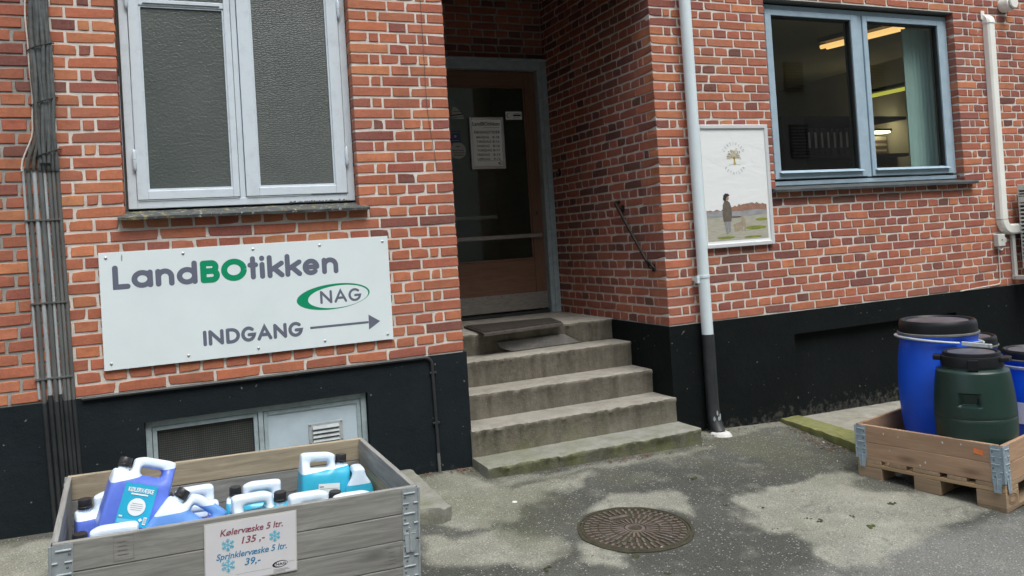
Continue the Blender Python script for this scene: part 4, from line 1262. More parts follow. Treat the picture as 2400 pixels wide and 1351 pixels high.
for x in (-.943, -.767):
    for z in (.281, .383): mb.box(x - .003, x + .003, YB + .004, YB + .0063, z - .003, z + .003)
mb.build('screws', 'ink_black', vt, kind='stuff')

# ------------------------------------------------------------------ shop sign
SY = -.016
sg = thing('shop_sign', 'large white shop sign with grey and green lettering and an arrow pointing right', 'sign', (-1.2, SY, .83))
mb = MB(); mb.hexa([(-1.967, SY, .826), (-.439, SY, .828), (-.439, SY + .004, .828), (-1.967, SY + .004, .826), (-1.967, SY, 1.436), (-.439, SY, 1.438), (-.439, SY + .004, 1.438), (-1.967, SY + .004, 1.436)])
mb.build('panel', 'sign_white', sg, bevel=.0008)
F = Face((0, SY, 0), (1, 0, 0), (0, 0, 1))
def one_letter(ch, a, b, yb, yt, w, mat, xh=None):
    mb = MB(); letters(F, mb, [(ch, a, b)], yb, yt, w, xh)
    mb.build('letter', mat, sg)
sw = .0275
for ch, a, b in [('L', -1.907, -1.824), ('a', -1.818, -1.715), ('n', -1.703, -1.611), ('d', -1.599, -1.496)]: one_letter(ch, a, b, 1.240, 1.366, sw, 'ink_grey', 1.334)
for ch, a, b in [('B', -1.481, -1.382), ('O', -1.375, -1.241)]: one_letter(ch, a, b, 1.240, 1.362, .0315, 'ink_green')
for ch, a, b in [('t', -1.237, -1.180), ('i', -1.175, -1.144), ('k', -1.133, -1.041), ('k', -1.036, -.944), ('e', -.940, -.846), ('n', -.832, -.739)]: one_letter(ch, a, b, 1.240, 1.369, sw, 'ink_grey', 1.334)
for ch, a, b in [('I', -1.486, -1.466), ('N', -1.458, -1.380), ('D', -1.369, -1.296), ('G', -1.290, -1.212), ('A', -1.206, -1.126), ('N', -1.119, -1.046), ('G', -1.038, -.958)]: one_letter(ch, a, b, .900, .984, .0185, 'ink_grey')
for ch, a, b in [('N', -.852, -.784), ('A', -.772, -.699), ('G', -.690, -.616)]: one_letter(ch, a, b, 1.071, 1.146, .0135, 'ink_grey')
mb = MB(); F.ring(mb, (-.774, 1.1085, .209, .0725), (-.747, 1.1065, .1735, .0635), rot=R(3)); mb.build('oval_logo', 'ink_green', sg)
mb = MB(); F.rect(mb, -.917, -.582, .9345, .9475); F.poly(mb, [(-.582, .897), (-.513, .941), (-.580, .985)]); mb.build('arrow', 'ink_grey', sg)
for x in (-1.933, -1.562, -1.203, -.838, -.472):
    for z in (1.4075, .859):
        mb = MB(); mb.lathe([(.0075, 0), (.0075, .002), (.004, .004), (.001, .004)], 12)
        mb.xf(Matrix.Translation((x, SY - .0001, z)) @ Matrix.Rotation(PI / 2, 4, 'X')); mb.build('screw', 'alu', sg, smooth=True)
mb = MB(); F.poly(mb, [(-1.862, 1.388), (-1.857, 1.386), (-1.855, 1.412), (-1.858, 1.425), (-1.862, 1.41)], .0004); mb.build('dirt_streak', 'ink_mid', sg)

# ------------------------------------------------------------------ cable bundle down the left of the facade
cb = thing('cable_bundle', 'bundle of dark cables dropping into straight grey conduits on the left wall', 'cables', (-2.19, 0, .03))
nC = 8
zt = 3.45
conds = [(-2.291, .013, 'conduit_light'), (-2.273, .021, 'conduit_dark'), (-2.246, .021, 'conduit_light'), (-2.221, .023, 'conduit_dark'), (-2.197, .014, 'conduit_light'), (-2.179, .019, 'conduit_dark'), (-2.160, .017, 'conduit_mid'), (-2.141, .018, 'conduit_dark')]
for i, (x, w_, m_) in enumerate(conds):
    cx = x + w_ / 2
    zlow = .72 if m_ == 'conduit_light' and i == 0 else (.735 if m_ == 'conduit_light' else .70)
    x_ = cx
    mb = MB(); r_ = w_ * .5
    prof = [(r_ * math.cos(R(a)), -r_ * 1.05 * math.sin(R(a)) if True else 0) for a in range(0, 181, 20)]
    def half(mb, z0, z1, xs, grow=1.0):
        vs = []
        for z, xx in ((z0, xs[0]), (z1, xs[1])):
            vs += [(xx + px_ * grow, -.003 + py_ * grow, z) for px_, py_ in prof] 
            vs += [(xx - r_ * grow, .012, z), (xx + r_ * grow, .012, z)]
        n = len(prof) + 2
        mb.add(vs, [(k, (k + 1) % n, n + (k + 1) % n, n + k) for k in range(n)] + [tuple(reversed(range(n))), tuple(range(n, 2 * n))])
    half(mb, zlow, 1.893 - .012 * (i % 3), (x_ + .020, x_))
    mb.build('conduit', m_, cb, smooth=True, angle=50)
    if i > 0:
        mb = MB(); half(mb, -.02 + .03 * (i % 2), zlow, (x_ + .042, x_ + .020), 1.06)
        mb.xf(Matrix.Translation((0, -.010, 0)))
        mb.build('painted_conduit', 'black_paint', cb, smooth=True, angle=50)
    # the cable above it
    tx = -2.224 + i * .0130
    path = [(x_, -.010, 1.87)]
    for k in range(0, 40):
        z = 1.885 + k * .04
        blend = min(1.0, k / 5.0); blend = blend * blend * (3 - 2 * blend)
        xx = x_ * (1 - blend) + (tx - .016 * (z - 1.95) / 1.0 * .5) * blend
        wob = .0035 * math.sin(z * 9 + i * 1.7) + .002 * math.sin(z * 23 + i)
        yy = -.016 - .010 * (.5 + .5 * math.sin(z * 5 + i * 2.4)) * blend
        path.append((xx + wob * blend, yy, z))
    if i == 0:
        mb = MB(); mb.tube([(a - .004, -.010, c) for a, b, c in path], .0042, 8); mb.build('cable', 'white_cable', cb, smooth=True)
    else:
        mb = MB(); mb.tube(path, .0098 if i % 2 else .0088, 9); mb.build('cable', 'cable2' if i in (1, 2) else 'grey_cable', cb, smooth=True)
for i, tx in enumerate((-2.205, -2.182, -2.163)):
    path = [(tx, -.016, 1.9)]
    for k in range(0, 40):
        z = 1.91 + k * .04
        path.append((tx - .008 * (z - 1.95) + .004 * math.sin(z * 14 + i * 2), -.030 - .006 * math.sin(z * 9 + i * 2.2), z))
    mb = MB(); mb.tube(path, .0092, 9); mb.build('cable', 'grey_cable', cb, smooth=True)
for z, dx in ((1.955, .004), (2.22, .0), (2.50, -.004), (2.80, -.008), (3.1, -.012)):
    mb = MB(); pth = [(-2.236 + dx + .122 * k / 12, -.005 - .040 * math.sin(PI * k / 12) ** .6, z + .045 * k / 12 - .02) for k in range(13)]
    mb.tube(pth, .0035, 6); mb.build('clip', 'ink_black', cb, smooth=True)
for z, a, b in ((1.62, -2.288, -2.130), (1.20, -2.282, -2.118), (.82, -2.280, -2.110)):
    mb = MB(); mb.box(a, b, -.0165, -.002, z - .004, z + .004); mb.build('clip', 'conduit_dark', cb)

bp = thing('black_pipe', 'thin black pipe along the plinth top turning down beside the doorway', 'pipe', (-.21, -.02, 0))
mb = MB(); pts = [(-2.075, -.024, .697), (-.262, -.024, .697)] + [(-.262 + .046 * math.sin(R(a)), -.024, .651 + .046 * math.cos(R(a))) for a in (15, 30, 45, 60, 75, 90)] + [(-.212, -.024, .40), (-.207, -.024, -.01)]
mb.tube(pts, .0095, 10); mb.build('tube', 'black_paint', bp, smooth=True)
for z in (.600, .30):
    mb = MB(); mb.box(-.232, -.190, -.030, -.012, z - .006, z + .006); mb.build('clip', 'black_paint', bp, bevel=.002)
mb = MB(); mb.tube([(-.2075, -.0245, -.004), (-.2095, -.0245, .12)], .0098, 10); mb.build('bare_end', 'conduit_mid', bp, smooth=True)
tw = thing('thin_wire', 'thin dark wire trailing down the brick pier left of the doorway', 'wire', (-.13, -.003, 1.85))
mb = MB(); mb.tube([(-.141, -.003, 3.3), (-.142, -.003, 2.6), (-.142, -.004, 2.21), (-.128, -.004, 2.06), (-.110, -.004, 1.92), (-.104, -.003, 1.85)], .0016, 5); mb.build('strand', 'conduit_dark', tw)

# ------------------------------------------------------------------ drainpipe
dp = thing('drainpipe', 'grey-blue plastic drainpipe with its foot painted black right of the steps', 'drainpipe', (1.78, -.065, -.06))
DX, DYY = 1.770, -.062
mb = MB(); mb.tube([(DX - .004, DYY, 3.5), (DX, DYY, 1.03)], .0405, 24); mb.build('pipe', 'grey_pvc', dp, smooth=True)
mb = MB(); mb.tube([(DX, DYY, 1.03), (DX + .002, DYY, .624)], .0405, 24); mb.build('pipe', 'grey_pvc', dp, smooth=True)
mb = MB(); mb.lathe([(.041, 0), (.0445, .002), (.0445, .020), (.041, .022)], 24, (DX, DYY, 1.018)); mb.box(DX - .062, DX - .041, DYY - .012, DYY + .012, .985, 1.035); mb.box(DX - .055, DX - .040, DYY + .012, -.001, 1.0, 1.02); mb.build('bracket', 'grey_pvc', dp, smooth=True)
mb = MB(); mb.tube([(DX + .004, DYY, .626), (DX + .004, DYY, .12), (DX + .003, DYY - .006, .055), (DX + .001, DYY - .03, -.005), (DX - .002, DYY - .062, -.052)], [.0435, .0435, .046, .046, .046], 24); mb.build('foot_pipe', 'black_paint', dp, smooth=True)
for k in range(7):
    mb = MB(); a0 = R(200 + random.uniform(0, 100)); z0 = random.uniform(.015, .11); r_ = .0472
    pts = []
    cx, cy = DX + .003, DYY - .008 - (.10 - z0) * .25
    for j in range(7):
        t = 2 * PI * j / 7; ra = random.uniform(.5, 1.0)
        aa = a0 + .20 * ra * math.cos(t); pts.append((cx + r_ * math.cos(aa), cy + r_ * math.sin(aa), z0 + .022 * ra * math.sin(t)))
    mb.add(pts, [tuple(range(7))]); mb.build('flaked_patch', 'conduit_light', dp)
cc = thing('mortar_collar', 'lump of white mortar round the foot of the drainpipe', 'mortar collar', (DX, -.13, -.07))
mb = MB(); mb.lathe([(.085, -.02), (.080, .002), (.064, .022), (.050, .030)], 22, (DX - .004, -.140, -.065), rfun=lambda r, z, a: r * (1 + .18 * noise.noise(Vector((math.cos(a) * 2, math.sin(a) * 2, 3))))); mb.build('lump', 'render_white', cc, smooth=True)

# ------------------------------------------------------------------ poster
pp = thing('poster_frame', 'framed poster of a walker and dog on a moor beside the drainpipe', 'poster', (2.135, -.03, 1.215))
px0_, px1_, pz0, pz1 = 1.820, 2.450, 1.214, 2.094
mb = MB(); fw_ = .029; PYF = -.031
for a in ((px0_, px0_ + fw_, pz0, pz1), (px1_ - fw_, px1_, pz0, pz1), (px0_ + fw_, px1_ - fw_, pz0, pz0 + fw_), (px0_ + fw_, px1_ - fw_, pz1 - fw_, pz1)):
    mb.box(a[0], a[1], PYF, -.006, a[2], a[3])
mb.build('frame', 'alu_pale', pp, bevel=.004)
mb = MB(); mb.box(px0_ + fw_, px1_ - fw_, -.020, -.010, pz0 + fw_, pz1 - fw_); sheet = mb.build('sheet', 'poster_white', pp)
F = Face((0, -.020, 0), (1, 0, 0), (0, 0, 1))
pcx = 2.134
mb = MB()
def arc_text(mb, s, cx, cz, r, a0, a1, h, inward=False):
    n = len(s)
    for i, ch in enumerate(s):
        a = R(a0 + (a1 - a0) * i / (n - 1))
        vs, fs = text_mesh(ch)
        w_ = max(v.x for v in vs); k = h / .729
        ca = a - PI / 2 if not inward else a + PI / 2
        c_, s_ = math.cos(ca), math.sin(ca)
        bx, bz = cx + r * math.cos(a), cz + r * math.sin(a)
        out = []
        for v in vs:
            x, y = (v.x - w_ / 2) * k * .85, v.y * k
            out.append(F.p(bx + x * c_ - y * s_, bz + x * s_ + y * c_, .0006))
        mb.add(out, fs)
arc_text(mb, 'CERTIFIED', pcx, 1.858, .088, 150, 30, .022)
mb.build('lettering', 'ink_mid', sheet); mb = MB()
arc_text(mb, 'RETAILER', pcx + .002, 1.842, .110, 218, 322, .022, True)
mb.build('lettering', 'ink_mid', sheet)
mb = MB()
F.poly(mb, [(2.122, 1.803), (2.152, 1.803), (2.145, 1.822), (2.142, 1.852), (2.130, 1.852), (2.130, 1.822)], .0006)
for a, L in ((20, .05), (48, .058), (70, .062), (92, .06), (115, .062), (138, .055), (162, .05)):
    F.stroke(mb, [(2.136, 1.846), (2.136 + L * .5 * math.cos(R(a)), 1.852 + L * .45 * math.sin(R(a))), (2.136 + L * math.cos(R(a + 6)), 1.852 + L * math.sin(R(a + 6)))], .0045, .0008)
mb.build('tree_emblem', 'ink_gold', sheet)
mb = MB(); rr = random.Random(4)
for i in range(110):
    a = rr.uniform(-.25, PI + .25); q = rr.uniform(.35, 1.0); x, z = 2.136 + .066 * q * math.cos(a), 1.858 + .068 * q * math.sin(a)
    F.ellipse(mb, x, z, .0042, .0036, .0010 + .00001 * i, 6)
F.stroke(mb, [(2.086, 1.801), (2.11, 1.806), (2.16, 1.806), (2.19, 1.801)], .003, .0007)
mb.build('emblem_leaves', 'ink_tan', sheet, kind='stuff')
pb0, pb1 = 1.862, 2.400
mb = MB(); F.rect(mb, pb0, pb1, 1.262, 1.47, .0005); mb.build('printed_moor', 'poster_field', sheet)
mb = MB(); top = [(pb1 - (pb1 - pb0) * i / 30, 1.502 + .018 * noise.noise(Vector((i * .9, 2, 0))) + .022 * math.sin(i * .16 + .4)) for i in range(31)]
F.poly(mb, [(pb0, 1.464), (pb1, 1.464)] + top, .0008); mb.build('printed_wood', 'poster_tree', sheet)
mb = MB(); F.poly(mb, [(pb0, 1.428), (2.05, 1.435), (2.25, 1.432), (pb1, 1.444), (pb1, 1.470), (2.30, 1.478), (2.18, 1.468), (2.0, 1.474), (pb0, 1.472)], .0011); mb.build('printed_rock', 'poster_rock', sheet)
mb = MB()
for cx, cz, rx, rz in ((2.345, 1.402, .055, .010), (2.29, 1.345, .095, .013), (2.02, 1.285, .08, .009), (2.26, 1.280, .08, .007)): F.ellipse(mb, cx, cz, rx, rz, .0014, 20)
mb.build('printed_moss', 'poster_moss', sheet)
mb = MB(); F.ellipse(mb, 2.10, 1.428, .07, .006, .0014, 16); mb.build('printed_shadow', 'poster_coat', sheet)
mb = MB(); F.poly(mb, [(2.008, 1.405), (2.034, 1.405), (2.040, 1.36), (2.042, 1.31), (2.026, 1.305), (2.018, 1.35)], .0017); F.poly(mb, [(2.036, 1.405), (2.068, 1.405), (2.066, 1.36), (2.062, 1.32), (2.046, 1.32), (2.044, 1.36)], .0017); mb.build('printed_legs', 'poster_trouser', sheet)
mb = MB(); F.poly(mb, [(2.000, 1.440), (2.006, 1.398), (2.072, 1.398), (2.082, 1.44), (2.080, 1.50), (2.068, 1.535), (2.048, 1.548), (2.024, 1.546), (2.006, 1.52)], .0020); mb.build('printed_coat', 'poster_coat', sheet)
mb = MB(); F.ellipse(mb, 2.050, 1.566, .013, .017, .0022, 16); mb.build('printed_face', 'poster_skin', sheet)
mb = MB(); F.poly(mb, [(2.012, 1.560), (2.020, 1.548), (2.036, 1.545), (2.040, 1.566), (2.052, 1.580), (2.068, 1.582), (2.070, 1.588), (2.056, 1.598), (2.034, 1.600), (2.018, 1.588)], .0024); mb.build('printed_hat', 'ink_black', sheet)
mb = MB(); F.ellipse(mb, 2.178, 1.408, .018, .020, .0018, 14); F.poly(mb, [(2.158, 1.40), (2.196, 1.405), (2.200, 1.37), (2.196, 1.325), (2.186, 1.325), (2.184, 1.36), (2.172, 1.36), (2.168, 1.325), (2.158, 1.325), (2.160, 1.36)], .0019)
F.poly(mb, [(2.09, 1.375), (2.158, 1.392), (2.158, 1.345), (2.140, 1.325), (2.100, 1.325)], .0016); mb.build('printed_dog', 'poster_dog', sheet)

# ------------------------------------------------------------------ air conditioner and its fittings
du = thing('pipe_duct', 'cream plastic pipe duct running down the wall to the air conditioner', 'duct', (4.93, -.03, 1.16))
mb = MB()
sec = [(4.890, -.002), (4.893, -.044), (4.906, -.058), (4.966, -.058), (4.979, -.044), (4.982, -.002)]
def sweep(mb, sections):
    n = len(sections[0]); vs = [p for s_ in sections for p in s_]
    mb.add(vs, [(i * n + k, i * n + (k + 1) % n, (i + 1) * n + (k + 1) % n, (i + 1) * n + k) for i in range(len(sections) - 1) for k in range(n)] + [tuple(range(n)), tuple(reversed([(len(sections) - 1) * n + k for k in range(n)]))])
sweep(mb, [[(x, y, 2.965) for x, y in sec], [(x - .012, y, 1.275) for x, y in sec]])
mb.build('channel', 'cream_pvc', du, smooth=True, angle=25)
mb = MB(); sections = []
for a in range(0, 91, 10):
    s_, c_ = math.sin(R(a)), math.cos(R(a))
    row = []
    for x, y in sec:
        rx = 4.982 - x + .04
        row.append((5.022 - .012 - rx * c_, y * 1.06, 1.27 - rx * s_))
    sections.append(row)
sections.append([(5.16, y * 1.06, z) for (x, _, z), (_, y) in zip(sections[-1], sec)])
sweep(mb, sections); mb.build('bottom_bend', 'cream_pvc', du, smooth=True, angle=25)
mb = MB(); sections = []
for a in range(0, 91, 15):
    q = math.sin(R(a)); c_ = math.cos(R(a))
    sections.append([(x + (-.004 if x < 4.93 else .004), y * (1.08 - .9 * (1 - c_)), 2.962 + .085 * q + (0 if y > -.03 else -.01 * q)) for x, y in sec])
sweep(mb, sections); mb.box(4.872, 4.915, -.010, -.001, 3.0, 3.075); mb.build('top_cap', 'cream_pvc', du, smooth=True, angle=25)
ac = thing('air_conditioner', 'off-white outdoor air conditioner unit cut off by the right edge of the photo', 'air conditioner', (5.5, -.2, .86))
ax0, ax1, ay0, ay1, az0, az1 = 5.088, 5.90, -.36, -.065, .885, 1.562
mb = MB(); mb.box(ax0 + .022, ax1, ay0, ay1, az0, az1); mb.build('casing', 'ac_paint', ac, bevel=.008)
mb = MB(); mb.box(ax0 + .0215, ax0 + .0225, ay0 + .03, ay1 - .03, az0 + .03, az1 - .03)
mb = MB(); e = .028
mb.box(ax0, ax0 + .020, ay0, ay0 + e, az0, az1); mb.box(ax0, ax0 + .020, ay1 - .009, ay1, az0, az1); mb.box(ax0, ax0 + .020, ay0 + e, ay1 - .009, az0, az0 + .04); mb.box(ax0, ax0 + .020, ay0 + e, ay1 - .009, az1 - .05, az1)
mb.box(ax0, ax0 + .020, ay0 + e, ay1 - .009, az1 - .155, az1 - .105)
gr = mb.build('side_grille', 'ac_paint', ac, bevel=.003)
mb = MB(); mb.box(ax0 + .0185, ax0 + .0215, ay0 + e, ay1 - .009, az0 + .04, az1 - .05); mb.build('dark_core', 'ink_black', ac)
z = az0 + .062
while z < az1 - .16:
    mb = MB(); mb.hexa([(ax0 - .002, ay0 + e, z), (ax0 + .016, ay0 + e, z + .004), (ax0 + .016, ay1 - .009, z + .004), (ax0 - .002, ay1 - .009, z), (ax0 - .002, ay0 + e, z + .013), (ax0 + .016, ay0 + e, z + .017), (ax0 + .016, ay1 - .009, z + .017), (ax0 - .002, ay1 - .009, z + .013)])
    mb.build('slat', 'ac_paint', gr); z += .0335
for z in (az1 - .095, az1 - .072):
    mb = MB(); mb.box(ax0 - .001, ax0 + .016, ay0 + e, ay1 - .009, z - .004, z + .006); mb.build('slat', 'ac_paint', gr)
wb = thing('wall_bracket', 'pale metal wall bracket carrying the air conditioner', 'bracket', (5.06, -.02, .76))
mb = MB(); mb.box(5.032, 5.070, -.030, -.004, .785, 1.20); mb.build('upright', 'ac_paint', wb, bevel=.002)
mb = MB(); mb.box(5.026, 5.072, -.46, -.004, .750, .784); mb.build('arm', 'ac_paint', wb, bevel=.002)
mb = MB(); mb.box(5.094, 5.130, -.36, -.06, .840, .884); mb.build('foot', 'ac_paint', wb, bevel=.002)
mb = MB(); mb.lathe([(.009, 0), (.009, .004), (.002, .005)], 10); mb.xf(Matrix.Translation((5.0258, -.03, .767)) @ Matrix.Rotation(-PI / 2, 4, 'Y')); mb.build('bolt', 'galv', wb)
jb = thing('junction_box', 'small grey-white junction box on the wall below the duct bend', 'junction box', (4.87, -.03, 1.04))
mb = MB(); mb.box(4.826, 4.915, -.050, -.002, 1.045, 1.150); bx = mb.build('box', 'ac_paint', jb, bevel=.006)
mb = MB(); mb.box(4.9155, 4.96, -.03, -.012, 1.075, 1.115); mb.build('gland', 'ac_paint', jb, bevel=.003)
mb = MB(); mb.lathe([(.006, 0), (.006, .003), (.001, .004)], 10); mb.xf(Matrix.Translation((4.872, -.0505, 1.10)) @ Matrix.Rotation(PI / 2, 4, 'X')); mb.build('screw', 'conduit_mid', jb)
wc = thing('wall_cable', 'thin pale cable looping from the junction box down to the plinth top', 'cable', (4.87, -.01, .72))
mb = MB(); mb.tube([(4.845, -.028, 1.046), (4.850, -.032, 1.025), (4.872, -.036, 1.012), (4.895, -.032, 1.022), (4.902, -.028, 1.044)], .0065, 8); mb.tube([(4.872, -.010, 1.02), (4.873, -.008, .93), (4.870, -.008, .80), (4.866, -.010, .745), (4.850, -.014, .727), (4.80, -.016, .722), (4.62, -.016, .716), (4.36, -.016, .704)], .005, 8); mb.build('strand', 'white_cable', wc, smooth=True)
vc = thing('vent_cap', 'round pale vent cap on the wall at the top right corner', 'vent', (5.09, -.06, 3.12))
mb = MB(); mb.lathe([(.062, 0), (.064, .02), (.062, .085), (.056, .090)], 28, cap=True); mb.xf(Matrix.Translation((5.165, 0, 3.135)) @ Matrix.Rotation(PI / 2, 4, 'X')); mb.build('body', 'cream_pvc', vc, smooth=True)
mb = MB(); mb.lathe([(.050, .0905), (.050, .110), (.044, .116), (.002, .117)], 28, cap=True); mb.xf(Matrix.Translation((5.165, 0, 3.135)) @ Matrix.Rotation(PI / 2, 4, 'X')); mb.build('cap', 'cream_pvc', vc, smooth=True)
mb = MB()
for k in range(30):
    a = 2 * PI * k / 30; mb.box(.0502 * math.cos(a) - .001, .0502 * math.cos(a) + .001, .0502 * math.sin(a) - .001, .0502 * math.sin(a) + .001, .0905, .104)
mb.xf(Matrix.Translation((5.165, 0, 3.135)) @ Matrix.Rotation(PI / 2, 4, 'X')); mb.build('vent_slots', 'ink_black', vc, kind='stuff')

# ------------------------------------------------------------------ concrete slabs by the wall
def slab(o, poly, z0, z1, mt, name, seed, amp=.008, mats=None):
    """a thick uneven slab; z0, z1 are functions of (x, y)"""
    mb = MB(); pts = []
    n = len(poly)
    for i in range(n):
        a, b = Vector(poly[i]), Vector(poly[(i + 1) % n]); m = max(2, int((b - a).length / .025))
        for k in range(m):
            p = a.lerp(b, k / m)
            q = noise.noise_vector(Vector((p.x * 11, p.y * 11, seed))) * amp + noise.noise_vector(Vector((p.x * 40, p.y * 40, seed))) * amp * .4
            pts.append((p.x + q.x, p.y + q.y))
    n = len(pts); cx = sum(p[0] for p in pts) / n; cy = sum(p[1] for p in pts) / n
    def ringv(f, s): return [(cx + (x - cx) * s, cy + (y - cy) * s, f(x, y) + noise.noise(Vector((x * 18, y * 18, seed + s * 5))) * amp * .35) for x, y in pts]
    e = .010
    rings = [ringv(z0, .985), ringv(lambda x, y: (z0(x, y) + z1(x, y)) / 2, 1.0), ringv(lambda x, y: z1(x, y) - e, 1.0), ringv(z1, .975), ringv(z1, .6)]
    vs = [v for r_ in rings for v in r_]; fs = []
    for i in range(len(rings) - 1):
        for k in range(n): fs.append((i * n + k, i * n + (k + 1) % n, (i + 1) * n + (k + 1) % n, (i + 1) * n + k))
    vs.append((cx, cy, z1(cx, cy))); c = len(vs) - 1
    fs += [(4 * n + k, 4 * n + (k + 1) % n, c) for k in range(n)] + [tuple(reversed(range(n)))]
    mb.add(vs, fs)
    return mb.build(name, mt, o, smooth=True, angle=50)
ls = thing('concrete_slab', 'broken concrete slab sticking out from behind the left crate', 'slab', (-.6, -.4, 0))
slab(ls, [(-1.9, -.02), (-.372, -.02), (-.378, -.184), (-.388, -.50), (-.40, -.79), (-.44, -.815), (-.56, -.77), (-.75, -.74), (-1.9, -.74)], lambda x, y: gz(x, y) - .02, lambda x, y: .055, 'slab', 'slab', 3.1, .012)
rs = thing('kerb_stone', 'green algae covered concrete strip reaching from the plinth to the pallet', 'kerb', (2.45, -.4, -.08))
slab(rs, [(2.392, -.015), (2.555, -.015), (2.535, -.33), (2.50, -.66), (2.47, -.92), (2.25, -.90), (2.305, -.667), (2.352, -.33)], lambda x, y: gz(x, y) - .03, lambda x, y: -.055, 'algae', 'slab', 5.2, .011)
r2 = thing('concrete_slab', 'pale concrete slab along the plinth behind the pallet crate', 'slab', (3.3, -.35, -.1))
slab(r2, [(2.572, -.018), (4.2, -.018), (4.2, -.62), (2.50, -.70), (2.55, -.33)], lambda x, y: gz(x, y) - .03, lambda x, y: -.070 - .02 * (x - 2.6), 'pale_slab', 'slab', 6.6, .006)

# ------------------------------------------------------------------ manhole cover
MX, MY = .362, -1.305
mr = .264
mh = thing('manhole_cover', 'round rusty cast iron manhole cover with radial ribs set in the asphalt', 'manhole cover', (MX, MY, gz(MX, MY)))
mh.rotation_euler = (R(2.6), R(1.4), 0)
def L_(mb, name, mt, **k): return mb.build(name, mt, mh, world=False, **k)
mb = MB(); mb.lathe([(mr + .022, -.03), (mr + .020, .006), (mr + .004, .008), (mr + .002, -.004), (.001, -.004)], 56, cap=False, rfun=lambda r, z, a: r if r < mr + .01 else r * (1 + .05 * noise.noise(Vector((math.cos(a) * 3.5, math.sin(a) * 3.5, 0))))); L_(mb, 'rim', 'soil', smooth=True)
mb = MB(); mb.lathe([(mr, -.004), (mr, .007), (mr - .012, .008), (mr - .014, .002), (.001, .002)], 56, cap=False); plate = L_(mb, 'plate', 'soil', smooth=True)
for n, r0, r1, w_ in ((26, .055, .115, .0085), (32, .122, .176, .010), (40, .183, .216, .010), (44, .222, .247, .012)):
    for k in range(n):
        a = 2 * PI * (k + .5 * (n == 32)) / n
        if n == 32 and abs(a - PI / 2) < .3: continue
        mb = MB(); d = Vector((math.cos(a), math.sin(a), 0)); mb.bar(d * r0 + Vector((0, 0, .0045)), d * r1 + Vector((0, 0, .0045)), w_, .008)
        L_(mb, 'rib', 'cast_iron')
mb = MB(); mb.box(-.055, .055, .146, .172, .001, .0085); L_(mb, 'name_bar', 'cast_iron', bevel=.002)
mb = MB(); mb.lathe([(.050, .001), (.048, .0085), (.034, .0085), (.030, -.003), (.001, -.0035)], 28, cap=False); L_(mb, 'lifting_eye', 'cast_iron', smooth=True)
rr = random.Random(9)
def blob(mb, c, r, h, seed, n=14, rings=4):
    vs = []; fs = []
    for i in range(rings):
        t = i / (rings - 1); rad = r * math.cos(t * PI / 2) ** .7; z = h * math.sin(t * PI / 2)
        for k in range(n):
            a = 2 * PI * k / n; q = 1 + .45 * noise.noise(Vector((math.cos(a) * 1.6 + seed, math.sin(a) * 1.6, t * 2 + seed)))
            vs.append((c[0] + rad * q * math.cos(a), c[1] + rad * q * math.sin(a), c[2] - .003 + z * (1 + .4 * noise.noise(Vector((k, i * 3, seed))))))
    for i in range(rings - 1):
        for k in range(n): fs.append((i * n + k, i * n + (k + 1) % n, (i + 1) * n + (k + 1) % n, (i + 1) * n + k))
    fs.append(tuple((rings - 1) * n + k for k in range(n)))
    mb.add(vs, fs)
mb = MB()
for i in range(60):
    a = rr.uniform(0, 2 * PI); q = rr.uniform(.2, 1) ** .6 * mr * .95
    if i < 26: a = rr.gauss(-1.95, .45); q = abs(rr.gauss(.12, .06))
    elif i < 40: a = rr.gauss(2.75, .35); q = rr.uniform(.16, .26)
    blob(mb, (q * math.cos(a), q * math.sin(a), .002), rr.uniform(.008, .022), rr.uniform(.004, .009), i * 1.3, 9, 3)
ml = mb.build('moss_on_cover', 'moss', None, world=False, smooth=True)
ml.location = mh.location; ml.rotation_euler = mh.rotation_euler
tag(ml, 'dark moss and dirt caught between the ribs of the manhole cover', 'moss', None, 'stuff')

# ------------------------------------------------------------------ moss clumps and litter on the ground
for i, (x, y) in enumerate([(0.943, -0.612), (1.047, -0.815), (0.895, -1.198), (1.026, -1.106), (0.95, -1.254), (0.929, -1.529), (1.197, -1.574), (1.224, -1.631), (1.412, -1.652), (0.774, -1.654), (0.608, -1.569), (1.728, -1.603), (0.966, -1.608), (0.464, -1.806), (0.22, -1.777), (-0.211, -1.504), (.88, -1.17), (1.10, -1.35)]):
    c = thing('moss_clump', 'small dark tuft of moss lying loose on the asphalt', 'moss', (x, y, gz(x, y)), group='dark moss tufts scattered on the asphalt')
    mb = MB(); r_ = rr.uniform(.007, .014) * (1.35 if i in (0, 1, 3) else 1)
    for k in range(6): blob(mb, (x + rr.gauss(0, r_ * .9), y + rr.gauss(0, r_ * .8), gz(x, y)), r_ * rr.uniform(.35, .8), r_ * rr.uniform(.3, .75), k + i * 7.7, 8, 3)
    mb.build('tuft', 'moss', c, smooth=True)
c = thing('moss_clump', 'bright green tuft of moss lying on the pale asphalt patch', 'moss', (1.379, -1.79, gz(1.379, -1.79)))
mb = MB()
for k in range(7): blob(mb, (1.379 + rr.gauss(0, .016), -1.79 + rr.gauss(0, .010), gz(1.379, -1.79)), rr.uniform(.008, .016), rr.uniform(.007, .014), k * 2.9, 8, 3)
mb.build('tuft', 'moss_green', c, smooth=True)
